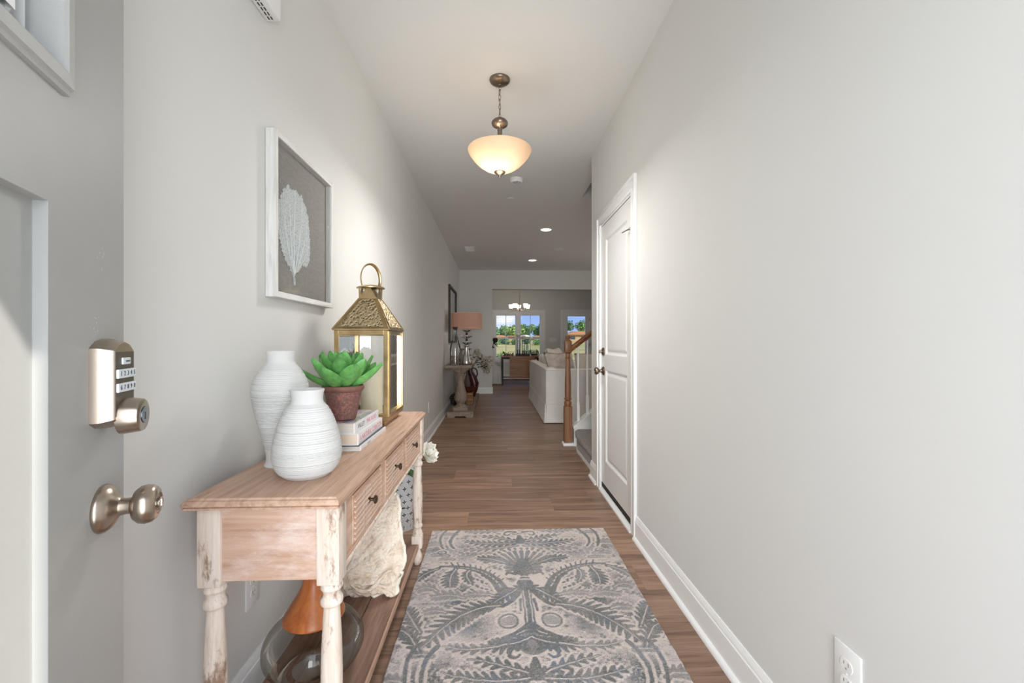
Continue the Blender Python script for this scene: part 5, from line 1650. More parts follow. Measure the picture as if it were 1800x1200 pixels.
# ---- patterned planter with a white flower, on the floor past the console
PLX, PLY = -0.615, 2.735
pl = thing('patterned_planter', (PLX, PLY, 0), 'white planter printed with black crosses on the floor behind the console', 'planter')
PLR0, PLR1, PLH = 0.125, 0.145, 0.35
PLM = mat('planter_white', rgb(232, 234, 236), 0.35, spec=0.5)
b = B(); b.lathe([(0, 0), (PLR0, 0), (PLR0 + 0.002, 0.004), (PLR1, PLH), (PLR1 - 0.006, PLH + 0.002), (PLR1 - 0.012, PLH - 0.03), (0, PLH - 0.04)], 64, (PLX, PLY, 0)); obj('pot', b, PLM, pl, 40)
b = B()
c2 = B()
for r_ in range(8):
    zc = 0.025 + r_ * 0.040
    R_ = PLR0 + (PLR1 - PLR0) * zc / PLH + 0.0008
    nk = 18
    for k in range(nk):
        a = 2 * PI * (k + 0.5 * (r_ % 2)) / nk
        def cp(da, dz):
            R2 = PLR0 + (PLR1 - PLR0) * (zc + dz) / PLH + 0.0016
            return (PLX + R2 * math.cos(a + da / R2), PLY + R2 * math.sin(a + da / R2), zc + dz)
        for (da, dz) in ((1, 0), (-1, 0), (0, 1), (0, -1)):
            pts = [(0, 0), (0.006 * da - 0.0038 * dz, 0.006 * dz - 0.0038 * da), (0.016 * da, 0.015 * dz), (0.006 * da + 0.0038 * dz, 0.006 * dz + 0.0038 * da)]
            b.face([cp(*q) for q in pts])
        ring_p = [cp(0.0215 * math.cos(t * PI / 8), 0.0195 * math.sin(t * PI / 8)) for t in range(16)]
        c2.tube(ring_p, 0.0006, 4, True)
tag(obj('cross_print', b, BLACK, pl), kind='stuff')
tag(obj('ring_print', c2, mat('print_grey', rgb(160, 164, 168), 0.5), pl), kind='stuff')
b = B()
pts = []
for i in range(14):
    t = i / 13
    a = -1.9 + 0.85 * t
    R_ = PLR1 + 0.006 + 0.012 * math.sin(PI * t)
    pts.append((PLX + R_ * math.cos(a), PLY + R_ * math.sin(a), 0.27 - 0.115 * math.sin(PI * 0.5 * t) ** 1.1))
b.tube(pts, 0.0032, 8); obj('cord_handle', b, BLACK, pl, 60)
b = B(); b.lathe([(0, PLH - 0.035), (PLR1 - 0.014, PLH - 0.035)], 30, (PLX, PLY, 0), cap=False); obj('soil', b, MATS['dark_soil'], pl)
fl = thing('white_peony', (PLX, PLY, PLH - 0.03), 'white peony bloom with green leaves rising out of the patterned planter', 'flower')
STEM = mat('stem_green', rgb(52, 84, 44), 0.5, col2=rgb(70, 104, 58), nscale=20)
b = B(); b.tube([(PLX, PLY, PLH - 0.03), (PLX + 0.05, PLY - 0.005, PLH + 0.06), (PLX + 0.12, PLY - 0.015, PLH + 0.10), (PLX + 0.18, PLY - 0.02, PLH + 0.105)], 0.004, 8); obj('stem', b, STEM, fl, 60)
og = root_org(fl)
q = B()
def pf(u, v):
    a = (v - 0.5) * 2
    w = 0.55 * math.sin(PI * (0.12 + 0.76 * u)) ** 0.7
    return (u, a * w, 0.30 * u * u + 0.25 * a * a * u + 0.03 * math.sin(9 * a + 4 * u) * u)
q.grid(pf, 7, 8)
petal = q.mesh('petal', mat('petal_white', rgb(246, 244, 236), 0.7, col2=rgb(238, 234, 218), nscale=8, sss=0.15), smooth=80)
FCX, FCY, FCZ = PLX + 0.19, PLY - 0.025, PLH + 0.105
rp_ = random.Random(5)
for ri, (cnt, tl, ln) in enumerate(((7, -0.25, 0.066), (7, 0.35, 0.062), (6, 0.85, 0.054), (5, 1.25, 0.044))):
    for k in range(cnt):
        o = bpy.data.objects.new('petal', petal); COL.objects.link(o); o.parent = fl
        o.location = (FCX - og[0], FCY - og[1], FCZ - og[2])
        base_m = Matrix.Rotation(2 * PI * (k + 0.4 * ri) / cnt, 4, 'Z') @ Matrix.Rotation(-tl - rp_.uniform(-0.12, 0.12), 4, 'Y')
        tiltm = Matrix.Rotation(math.radians(58), 4, 'Y') @ Matrix.Rotation(math.radians(18), 4, 'X')
        o.rotation_euler = (tiltm @ base_m).to_euler()
        s_ = ln * rp_.uniform(0.9, 1.1)
        o.scale = (s_, s_, s_)
lq = B()
lq.grid(lambda u, v: (u, (v - 0.5) * 0.5 * math.sin(PI * (0.05 + 0.95 * u)), -0.25 * u * u + 0.1 * abs(v - 0.5)), 8, 4)
gleaf = lq.mesh('leaf', STEM, smooth=80)
for k, (dx, dy, dz, az, tl, s_) in enumerate(((0.03, -0.03, 0.0, -0.9, 0.2, 0.15), (0.02, -0.02, 0.02, -1.6, 0.5, 0.14), (0.05, 0.0, 0.03, 0.0, 0.4, 0.12), (-0.02, -0.02, 0.01, -2.3, 0.3, 0.15), (0.1, -0.01, 0.07, -0.7, -0.3, 0.09), (0.02, -0.05, 0.01, -0.4, 0.1, 0.13))):
    o = bpy.data.objects.new('leaf', gleaf); COL.objects.link(o); o.parent = fl
    o.location = (dx, dy, 0.03 + dz)
    o.rotation_euler = (0, -tl, az); o.scale = (s_, s_, s_)
# ================================================================== PEDESTAL CONSOLE AT THE END OF THE HALL
ped = thing('pedestal_console', (-0.54, 7.7, 0), 'long pale weathered console table on baluster pedestals by the left wall', 'console table')
PWD = wood('weathered_pale', (rgb(108, 92, 80), rgb(144, 127, 113), rgb(166, 148, 133)), 'Y', 1.4, 0.7, grain=0.5, bump=0.15)
PWZ = wood('weathered_pale_z', (rgb(108, 92, 80), rgb(144, 127, 113), rgb(166, 148, 133)), 'Z', 1.4, 0.7, grain=0.5, bump=0.15)
b = B(); b.box(-0.755, -0.352, 6.53, 8.88, 0.748, 0.79, 0.006, 2); obj('table_top', b, PWD, ped)
b = B()
b.prism([(-0.725, 0.0), (-0.725, 0.088), (-0.33, 0.088), (-0.33, 0.0), (-0.43, 0.0), (-0.45, 0.022), (-0.60, 0.022), (-0.62, 0.0)], 'Y', 6.53, 8.88)
obj('base_slab', b, PWD, ped)
for yc in (6.72, 8.66):
    b = B()
    b.box(-0.53 - 0.115, -0.53 + 0.115, yc - 0.115, yc + 0.115, 0.088, 0.142, 0.006, 2)
    b.lathe(smooth_prof([(0.098, 0.142), (0.092, 0.155), (0.062, 0.185), (0.066, 0.20), (0.090, 0.235), (0.100, 0.275), (0.094, 0.325), (0.075, 0.40), (0.058, 0.47), (0.050, 0.54), (0.054, 0.548), (0.054, 0.56), (0.048, 0.57), (0.050, 0.62), (0.062, 0.635), (0.064, 0.655), (0.082, 0.675), (0.085, 0.69)], 4), 32, (-0.53, yc, 0))
    b.box(-0.53 - 0.09, -0.53 + 0.09, yc - 0.09, yc + 0.09, 0.69, 0.718, 0.004); b.box(-0.53 - 0.13, -0.53 + 0.13, yc - 0.13, yc + 0.13, 0.718, 0.7485, 0.004)
    obj('pedestal', b, PWZ, ped, 40)
PT = 0.79
# lamp
lx, ly = -0.462, 7.05
lamp = thing('table_lamp', (lx, ly, PT), 'table lamp with a peach drum shade and starfish stem on the pedestal console', 'lamp')
m, nt, p = new_mat('peach_shade')
N, L = nt.nodes, nt.links
p.inputs['Base Color'].default_value = rgb(222, 190, 172); p.inputs['Roughness'].default_value = 0.9
tr = N.new('ShaderNodeBsdfTranslucent'); tr.inputs[0].default_value = rgb(232, 196, 174)
mxs = N.new('ShaderNodeMixShader'); mxs.inputs[0].default_value = 0.45
L.new(p.outputs[0], mxs.inputs[1]); L.new(tr.outputs[0], mxs.inputs[2]); L.new(mxs.outputs[0], N['Material Output'].inputs[0])
b = B(); b.lathe([(0.252, 1.362), (0.246, 1.617), (0.243, 1.617), (0.249, 1.362)], 56, (lx, ly, 0)); 
bmesh.ops.delete(b.bm, geom=[f for f in b.bm.faces if len(f.verts) > 4], context='FACES_ONLY')
sh = obj('lamp_shade', b, m, lamp, 60)
for z in (1.366, 1.611):
    b = B(); b.lathe([(0.2525, z - 0.005), (0.2535, z - 0.004), (0.2535, z + 0.004), (0.2525, z + 0.005)], 56, (lx, ly, 0), cap=False); obj('shade_trim', b, mat('shade_tape', rgb(232, 186, 158), 0.9), sh)
b = B()
for a in (0, 2.094, 4.188):
    b.tube([(lx, ly, 1.60), (lx + 0.244 * math.cos(a), ly + 0.244 * math.sin(a), 1.605)], 0.003, 6)
b.tube([(lx, ly, 1.36), (lx, ly, 1.63)], 0.004, 8)
b.lathe([(0, 1.615), (0.008, 1.617), (0.011, 1.626), (0.009, 1.636), (0, 1.641)], 14, (lx, ly, 0))
obj('harp', b, NICKEL, lamp, 40)
b = B(); b.lathe([(0, -0.04), (0.02, -0.035), (0.028, -0.01), (0.022, 0.02), (0.013, 0.04), (0, 0.042)], 16, (lx, ly, 1.48)); obj('bulb', b, MATS['bulb_glow'], lamp, 60)
light('lamp_glow', 'POINT', (lx, ly, 1.49), 1.8, (1.0, 0.84, 0.68), shadow_soft_size=0.03)
SILV = mat('silver_leaf', rgb(188, 182, 174), 0.3, 0.9, col2=rgb(120, 112, 104), nscale=30)
b = B(); b.lathe([(0, 0), (0.085, 0), (0.085, 0.018), (0.03, 0.03), (0.012, 0.04), (0.010, 0.58), (0, 0.58)], 24, (lx, ly, PT)); obj('lamp_base', b, SILV, lamp, 40)
for k, (z, r_, tw) in enumerate(((1.325, 0.075, 0.3), (1.225, 0.10, 0.9), (1.12, 0.085, 0.1), (1.02, 0.09, 0.6), (0.92, 0.08, 0.2))):
    b = B()
    for i in range(5):
        a = tw + 2 * PI * i / 5
        b.tube([(lx, ly, z - 0.008), (lx + 0.5 * r_ * math.cos(a), ly + 0.5 * r_ * math.sin(a), z + 0.004), (lx + r_ * math.cos(a), ly + r_ * math.sin(a), z + 0.018)], [0.020, 0.014, 0.006], 8)
    obj('starfish', b, SILV, lamp, 60)
    b = B(); b.lathe(smooth_prof([(0, -0.022), (0.016, -0.014), (0.020, 0), (0.016, 0.014), (0, 0.022)], 3), 14, (lx, ly, z - 0.048)); obj('bead', b, mat('bead_black', rgb(30, 26, 24), 0.25), lamp, 60)
# glass bottle of shells and silver bottle
gx, gy = -0.620, 6.74
gb = thing('glass_bottle', (gx, gy, PT), 'tall clear glass bottle with shells inside, left end of the pedestal console', 'bottle')
b = B(); b.lathe(smooth_prof([(0.0, 0.004), (0.075, 0.003), (0.083, 0.012), (0.084, 0.10), (0.084, 0.24), (0.074, 0.31), (0.048, 0.40), (0.038, 0.47), (0.036, 0.545), (0.044, 0.56)], 5), 40, (gx, gy, PT), cap=False); obj('glass_body', b, glass('clear_bottle_glass', (0.93, 0.94, 0.94, 1), 0.9, base=0.06), gb, 180)
b = B(); b.lathe([(0.0, 0.55), (0.030, 0.55), (0.034, 0.575), (0.044, 0.58), (0.044, 0.59), (0, 0.592)], 24, (gx, gy, PT)); obj('stopper', b, mat('dark_stopper', rgb(66, 52, 44), 0.5), gb, 40)
b = B()
rs_ = random.Random(2)
for k in range(70):
    a, r_ = rs_.uniform(0, 6.283), 0.066 * math.sqrt(rs_.random())
    q = Matrix.Translation((gx + r_ * math.cos(a), gy + r_ * math.sin(a), PT + rs_.uniform(0.018, 0.14))) @ Matrix.Rotation(rs_.uniform(0, 6), 4, (rs_.random(), rs_.random(), rs_.random() + 0.1))
    b.lathe([(0, -0.012), (0.012, -0.008), (0.015, 0.0), (0.008, 0.010), (0, 0.014)], 6, mtx=q)
tag(obj('shells', b, mat('tiny_shells', rgb(200, 186, 164), 0.6, col2=rgb(90, 78, 66), nscale=40, ncontrast=(0.4, 0.6)), gb, 60), kind='stuff')
sx_, sy_ = -0.445, 6.76
sb = thing('silver_bottle', (sx_, sy_, PT), 'slim silver bell-shaped bottle beside the glass bottle on the pedestal console', 'bottle')
b = B(); b.lathe([(0, 0)] + smooth_prof([(0.070, 0.0), (0.078, 0.014), (0.078, 0.05), (0.066, 0.10), (0.046, 0.17), (0.036, 0.23), (0.031, 0.285)], 5) + [(0.036, 0.290), (0.040, 0.297), (0.036, 0.304), (0, 0.304)], 36, (sx_, sy_, PT)); obj('body', b, mat('tarnished_silver', rgb(206, 202, 196), 0.28, 0.85, col2=rgb(120, 112, 102), nscale=12, ncontrast=(0.45, 0.75)), sb, 50)
b = B(); b.lathe([(0.0705, 0.0), (0.0785, 0.012), (0.0787, 0.028), (0.074, 0.03)], 36, (sx_, sy_, PT + 0.001), cap=False); obj('foot_band', b, mat('dark_foot', rgb(84, 70, 58), 0.5), sb, 40)
# slender silver candlestick between them
kx, ky = -0.555, 7.2
ks = thing('silver_candlestick', (kx, ky, PT), 'thin bright candlestick behind the bottles on the pedestal console', 'candlestick')
b = B(); b.lathe([(0, 0), (0.04, 0), (0.04, 0.008), (0.012, 0.018), (0.009, 0.20), (0.018, 0.215), (0.016, 0.25), (0, 0.25)], 20, (kx, ky, PT)); obj('stick', b, NICKEL, ks, 40)
b = B(); b.lathe([(0, 0.25), (0.013, 0.25), (0.012, 0.30), (0, 0.302)], 16, (kx, ky, PT)); obj('taper', b, mat('white_wax', rgb(230, 226, 216), 0.5), ks, 40)
# small shell ornaments right of the silver bottle
for k, (x, y, s_, lb) in enumerate(((-0.385, 6.95, 0.045, 'small spotted shell next to the silver bottle on the pedestal console'), (-0.40, 7.4, 0.055, 'larger curled shell behind the lamp base on the pedestal console'))):
    t = thing('sea_shell', (x, y, PT), lb, 'shell', 'shells on the pedestal console')
    b = B()
    pts, rad = [], []
    for i in range(22):
        a = i * 0.55; r_ = s_ * (1 - i / 24)
        pts.append((x + r_ * math.cos(a) * 0.8, y + r_ * math.sin(a) * 0.8, PT + s_ * 0.62 + i * s_ * 0.055)); rad.append(s_ * 0.62 * (1 - i / 24))
    b.tube(pts, rad, 8); obj('whorl', b, mat('shell_mottled', rgb(210, 200, 184), 0.4, col2=rgb(74, 62, 52), nscale=30, ncontrast=(0.45, 0.6)), t, 60)
# red pitcher, flowers, bowl and wooden blocks on the base slab
BZ = 0.088
rx, ry = -0.355, 8.36
rpz = thing('red_pitcher', (-0.46, ry, BZ), 'tall dark red curved pitcher standing on the far end of the console base', 'pitcher')
REDM = mat('oxblood_glaze', rgb(92, 26, 26), 0.3, col2=rgb(44, 16, 18), nscale=8, spec=0.6)
b = B()
path = [(-0.44, ry, BZ), (-0.435, ry, BZ + 0.06), (-0.405, ry, BZ + 0.16), (-0.395, ry, BZ + 0.26), (-0.43, ry, BZ + 0.37), (-0.475, ry, BZ + 0.47), (-0.485, ry, BZ + 0.57), (-0.465, ry, BZ + 0.64)]
b.tube(path, [0.055, 0.065, 0.075, 0.082, 0.070, 0.052, 0.045, 0.060], 18); obj('body', b, REDM, rpz, 60)
b = B()
b.tube([(-0.37, ry, BZ + 0.36), (-0.34, ry, BZ + 0.43), (-0.35, ry, BZ + 0.51), (-0.39, ry, BZ + 0.55), (-0.44, ry, BZ + 0.55)], 0.013, 10); obj('handle', b, REDM, rpz, 60)
b = B(); b.lathe([(0, 0), (0.062, 0), (0.06, 0.02), (0, 0.02)], 20, (-0.44, ry, BZ)); obj('foot', b, REDM, rpz, 40)
bq = thing('dried_bouquet', (-0.40, ry, BZ + 0.62), 'dried cream hydrangea bouquet with dark leaves in the red pitcher', 'bouquet')
PETD = mat('dried_petal', rgb(206, 198, 180), 0.9, col2=rgb(146, 134, 114), nscale=30, ncontrast=(0.4, 0.65))
LFD = mat('dried_leaf', rgb(40, 40, 34), 0.8, col2=rgb(66, 64, 50), nscale=12)
rq = random.Random(8)
heads = [(-0.20, 8.42, 0.80, 0.085), (-0.12, 8.5, 0.70, 0.08), (-0.22, 8.6, 0.68, 0.08), (-0.30, 8.5, 0.86, 0.07), (-0.10, 8.6, 0.80, 0.07), (-0.36, 8.6, 0.95, 0.06), (-0.16, 8.5, 0.58, 0.07)]
for (hx, hy, hz_, hr) in heads:
    b = B(); b.tube([(-0.465, ry, BZ + 0.62), ((hx - 0.465) / 2 + 0.0, (hy + ry) / 2, max(hz_, BZ + 0.66)), (hx, hy, hz_)], 0.004, 5); obj('stem', b, LFD, bq)
    b = B()
    for k in range(90):
        d = Vector((rq.gauss(0, 1), rq.gauss(0, 1), rq.gauss(0, 1))).normalized() * hr * rq.uniform(0.75, 1.05)
        c_ = Vector((hx, hy, hz_)) + d
        n_ = d.normalized(); u_ = n_.orthogonal().normalized(); w_ = n_.cross(u_)
        s_ = rq.uniform(0.010, 0.018); a = rq.uniform(0, 6.28)
        e1 = (u_ * math.cos(a) + w_ * math.sin(a)) * s_; e2 = (w_ * math.cos(a) - u_ * math.sin(a)) * s_
        b.face([c_ + e1, c_ + e2 + n_ * 0.004, c_ - e1, c_ - e2 + n_ * 0.004])
    obj('flower_head', b, PETD, bq)
for k in range(26):
    b = B()
    a = rq.uniform(0, 6.28)
    p0 = Vector((-0.40 + rq.uniform(-0.06, 0.22), ry + rq.uniform(-0.1, 0.06), BZ + 0.62 + rq.uniform(-0.12, 0.14)))
    d = Vector((math.cos(a), math.sin(a) * 0.5, rq.uniform(-0.8, 0.6))).normalized() * rq.uniform(0.05, 0.10)
    w_ = d.orthogonal().normalized() * 0.016
    b.face([p0, p0 + d * 0.5 + w_, p0 + d, p0 + d * 0.5 - w_]); obj('leaf', b, LFD, bq)
blm = wood('honey_wood', (rgb(112, 76, 46), rgb(152, 110, 70), rgb(178, 136, 92)), 'X', 2.0, 0.6, grain=0.5, bump=0.1)
for k, (x0, x1, y0, y1, z0, z1, lb) in enumerate(((-0.50, -0.375, 7.32, 7.62, BZ, BZ + 0.10, 'lower honey-brown wooden block on the pedestal console base'), (-0.495, -0.38, 7.34, 7.60, BZ + 0.10, BZ + 0.19, 'upper honey-brown wooden block under the red bowl'))):
    t = thing('wooden_block', ((x0 + x1) / 2, (y0 + y1) / 2, z0), lb, 'wooden block', 'wooden blocks on the console base')
    b = B(); b.box(x0, x1, y0, y1, z0, z1, 0.012, 2); obj('block', b, blm, t, 30)
    b = B(); b.box(x0 + 0.01, x1 - 0.01, y0 - 0.003, y0 + 0.004, z0 + 0.03, z1 - 0.03, 0.002); obj('end_grain', b, wood('end_grain_brown', (rgb(92, 60, 36), rgb(122, 84, 52), rgb(150, 110, 70)), 'Z', 2, 0.7), t)
t = thing('red_bowl', (-0.44, 7.47, BZ + 0.19), 'glossy red-brown bowl resting on the wooden blocks', 'bowl')
b = B(); b.lathe(smooth_prof([(0.045, 0.0), (0.05, 0.008), (0.085, 0.04), (0.105, 0.085), (0.108, 0.095), (0.100, 0.095), (0.08, 0.05), (0.0, 0.015)], 4), 36, (-0.44, 7.47, BZ + 0.19)); obj('bowl', b, mat('red_brown_glaze', rgb(108, 42, 24), 0.25, col2=rgb(70, 26, 18), nscale=6, spec=0.6), t, 50)
b = B(); b.lathe([(0.1075, 0.088), (0.111, 0.092), (0.1075, 0.097)], 36, (-0.44, 7.47, BZ + 0.19), cap=False); obj('rim', b, mat('dark_rim', rgb(32, 22, 20), 0.4), t, 50)
t = thing('woven_ball', (-0.665, 7.25, BZ), 'dark brown twig ball on the console base by the wall', 'decor ball')
for k in range(22):
    b = B()
    R_ = Matrix.Rotation(rq.uniform(0, 6.28), 4, 'X') @ Matrix.Rotation(rq.uniform(0, 6.28), 4, 'Y')
    b.tube([Vector((-0.665, 7.25, BZ + 0.10)) + R_ @ Vector((0.096 * math.cos(i * PI / 10), 0.096 * math.sin(i * PI / 10), 0)) for i in range(20)], 0.0045, 5, True); obj('twig', b, mat('twig_brown', rgb(52, 36, 30), 0.8), t, 60)

# ================================================================== SOFA
SFX0, SFX1, SFY0, SFY1 = 0.715, 1.68, 6.04, 8.85
sofa = thing('slipcovered_sofa', ((SFX0 + SFX1) / 2, 7.4, 0), 'white slipcovered sofa standing behind the stair post with its back to the hall', 'sofa')
LIN = mat('linen_slipcover', rgb(242, 239, 233), 0.9, col2=rgb(234, 230, 223), nscale=5, bump=(26, 0.35, 0.012), sheen=0.2, spec=0.15)
def skirt(b, y_breaks, amp=0.010):
    pass
def fabric_wall(b, p0, p1, z0, z1, seed, flare=0.02, amp=0.006, nrm=(0, 0, 1)):
    """a soft vertical cloth face from p0 to p1 that flares a little at the hem"""
    P0, P1 = Vector((*p0, 0)), Vector((*p1, 0))
    nv = Vector(((P1 - P0).y, -(P1 - P0).x, 0)).normalized()
    ln = (P1 - P0).length
    def f(u, v):
        q = P0.lerp(P1, u)
        z = z0 + (z1 - z0) * v
        off = flare * (1 - v) ** 2 + amp * noise.noise(Vector((u * ln * 5 + seed, v * 2.2, seed)))
        return (q.x + nv.x * off, q.y + nv.y * off, z)
    b.grid(f, max(8, int(ln * 16)), 12)
AH = 0.775
b = B(); b.box(SFX0 + 0.01, SFX1 - 0.02, SFY0 + 0.01, SFY1 - 0.01, 0.03, 0.42, 0.02, 2); obj('seat_base', b, LIN, sofa, 40)
b = B(); b.box(SFX0 + 0.008, SFX0 + 0.17, SFY0 + 0.008, SFY1 - 0.008, 0.30, AH, 0.035, 3); obj('backrest', b, LIN, sofa, 40)
for (ya, yb) in ((SFY0 + 0.006, SFY0 + 0.20), (SFY1 - 0.20, SFY1 - 0.006)):
    b = B(); b.box(SFX0 + 0.02, SFX1 - 0.03, ya, yb, 0.30, AH - 0.012, 0.035, 3); obj('armrest', b, LIN, sofa, 40)
SK = 0.27
# back cover panels and skirts with inverted pleats between
ybr = [SFY0, 6.86, 7.85, SFY1]
for k, (ya, yb) in enumerate(zip(ybr, ybr[1:])):
    b = B(); fabric_wall(b, (SFX0, yb - 0.004), (SFX0, ya + 0.004), SK, AH - 0.02, 3.1 + k, 0.0, 0.005); obj('cover_panel', b, LIN, sofa, 60)
    b = B(); fabric_wall(b, (SFX0 - 0.004, yb - 0.012), (SFX0 - 0.004, ya + 0.012), 0.012, SK + 0.003, 7.1 + k, 0.022, 0.006); obj('skirt_panel', b, LIN, sofa, 60)
b = B(); fabric_wall(b, (SFX0 + 0.004, SFY0), (SFX1 - 0.03, SFY0), SK, AH - 0.04, 11.0, 0.0, 0.004); obj('cover_panel', b, LIN, sofa, 60)
b = B(); fabric_wall(b, (SFX0 + 0.012, SFY0 - 0.004), (SFX1 - 0.03, SFY0 - 0.004), 0.012, SK + 0.003, 13.0, 0.022, 0.006); obj('skirt_panel', b, LIN, sofa, 60)
for (x, y) in ((SFX0 - 0.002, SFY0 - 0.002), (SFX0 + 0.002, 6.86), (SFX0 + 0.002, 7.85)):
    b = B()
    b.lathe([(0.004, 0.012 + 0.0), (0.026, 0.012), (0.018, 0.12), (0.008, SK), (0.0, SK + 0.01)], 10, (x, y, 0)); obj('pleat', b, LIN, sofa, 60)
b = B()
b.tube([(SFX0 - 0.001, y, AH - 0.012) for y in np.linspace(SFY0, SFY1, 8)], 0.006, 6); b.tube([(x, SFY0 + 0.001, AH - 0.026) for x in np.linspace(SFX0, SFX1 - 0.03, 6)], 0.006, 6)
b.tube([(SFX0 - 0.004, y, SK) for y in np.linspace(SFY0, SFY1, 8)], 0.004, 6); b.tube([(x, SFY0 - 0.003, SK) for x in np.linspace(SFX0, SFX1 - 0.03, 6)], 0.004, 6)
obj('piping', b, LIN, sofa, 60)
for (ya, yb) in ((SFY0 + 0.21, 7.43), (7.44, SFY1 - 0.21)):
    b = B(); b.box(SFX0 + 0.25, SFX1 - 0.01, ya, yb, 0.42, 0.56, 0.05, 4); obj('seat_cushion', b, LIN, sofa, 50)
    b = B(); b.box(-0.09, 0.09, max(ya + 0.01, 7.12), yb - 0.01, 0, 0.36, 0.06, 4); b.xform(Matrix.Translation((SFX0 + 0.30, 0, 0.555)) @ Matrix.Rotation(-0.18, 4, 'Y')); obj('back_cushion', b, LIN, sofa, 50)
def pillow_mesh(b, w, h, t):
    def f(u, v, s):
        x, y = (u - 0.5) * 2, (v - 0.5) * 2
        k = max(0, (1 - x ** 4) * (1 - y ** 4)) ** 0.55
        pinch = 1 - 0.10 * (1 - abs(x)) * abs(y) ** 3 - 0.10 * (1 - abs(y)) * abs(x) ** 3
        return (x * w / 2 * pinch, y * h / 2 * pinch, s * t / 2 * k)
    a1 = b.grid(lambda u, v: f(u, v, 1), 14, 14); a2 = b.grid(lambda u, v: f(u, v, -1), 14, 14)
    bmesh.ops.remove_doubles(b.bm, verts=b.bm.verts[:], dist=0.0006)
TAUPE = mat('taupe_pillow', rgb(184, 170, 160), 0.85, col2=rgb(204, 192, 184), nscale=14, ncontrast=(0.4, 0.6), bump=(40, 0.3, 0.006))
CREAM = mat('cream_pillow', rgb(216, 204, 194), 0.85, bump=(30, 0.2, 0.006))
for k, (loc, rot, m_, lb, sz) in enumerate((((1.0, 6.46, 0.76), (math.radians(66), 0, math.radians(24)), TAUPE, 'grey-taupe throw pillow nearest on the sofa', 0.50), ((0.99, 6.80, 0.80), (math.radians(74), 0, math.radians(60)), CREAM, 'pinkish cream throw pillow behind the taupe one on the sofa', 0.52), ((1.42, 6.36, 0.76), (math.radians(70), 0, math.radians(-8)), CREAM, 'cream throw pillow beside the stair post on the sofa', 0.46))):
    t = thing('throw_pillow', loc, lb, 'pillow', 'throw pillows on the sofa')
    b = B(); pillow_mesh(b, sz, sz, 0.17); R_ = Matrix.Translation(loc) @ Euler(rot).to_matrix().to_4x4(); b.xform(R_); obj('cover', b, m_, t, 80)
    b = B()
    e_ = []
    for i in range(40):
        a = 2 * PI * i / 40
        c_, s_ = math.cos(a), math.sin(a)
        mm = max(abs(c_), abs(s_)); x, y = c_ / mm, s_ / mm
        pinch = 1 - 0.10 * (1 - abs(x)) * abs(y) ** 3 - 0.10 * (1 - abs(y)) * abs(x) ** 3
        e_.append(R_ @ Vector((x * sz / 2 * pinch, y * sz / 2 * pinch, 0)))
    b.tube(e_, 0.005, 6, True); obj('piping', b, mat('pillow_piping', rgb(120, 112, 104), 0.8) if k == 0 else m_, t, 60)
# second sofa deeper in the living room
s2 = thing('tan_loveseat', (2.3, 8.75, 0), 'tan-backed loveseat further inside the living room behind the balusters', 'sofa')
TANF = mat('tan_fabric', rgb(178, 152, 128), 0.9, bump=(60, 0.3, 0.006))
b = B(); b.box(1.75, 3.1, 8.35, 9.15, 0.08, 0.45, 0.04, 2); obj('seat_base', b, LIN, s2, 40)
b = B(); b.box(1.75, 3.1, 8.95, 9.18, 0.40, 0.90, 0.05, 3); obj('backrest', b, TANF, s2, 40)
for xa in (1.75, 2.92):
    b = B(); b.box(xa, xa + 0.18, 8.35, 9.15, 0.40, 0.64, 0.04, 3); obj('armrest', b, LIN, s2, 40)
for (x, y) in ((1.8, 8.4), (3.05, 8.4), (1.8, 9.1), (3.05, 9.1)):
    b = B(); b.box(x - 0.025, x + 0.025, y - 0.025, y + 0.025, 0, 0.082); obj('leg', b, OAK, s2)

# ================================================================== DINING ROOM
dt = thing('dining_table', (0.75, 11.6, 0), 'dining table with black metal frame and hanging wooden leaf', 'dining table')
HON = wood('table_oak', (rgb(120, 76, 44), rgb(156, 106, 66), rgb(178, 128, 84)), 'X', 1.4, 0.4, grain=0.5, bump=0.05)
IRON = mat('black_iron', rgb(26, 25, 25), 0.45, 0.5)
b = B(); b.box(0.17, 1.25, 11.30, 12.25, 0.738, 0.766, 0.004); obj('table_top', b, HON, dt)
b = B(); b.box(0.39, 1.05, 11.265, 11.285, 0.19, 0.752, 0.004); obj('drop_leaf', b, HON, dt)
for (x, y) in ((0.20, 11.34), (1.22, 11.34), (0.20, 12.21), (1.22, 12.21)):
    b = B(); b.box(x - 0.022, x + 0.022, y - 0.022, y + 0.022, 0, 0.738); obj('leg', b, IRON, dt)
for q in ((0.22, 1.20, 11.33, 11.35, 0.13, 0.155), (0.22, 1.20, 12.2, 12.22, 0.13, 0.155), (0.19, 0.21, 11.36, 12.19, 0.13, 0.155), (1.21, 1.23, 11.36, 12.19, 0.13, 0.155), (0.22, 1.20, 11.33, 11.35, 0.69, 0.738), (0.22, 1.20, 12.2, 12.22, 0.69, 0.738)):
    b = B(); b.box(*q); obj('frame_rail', b, IRON, dt)
DTZ = 0.766
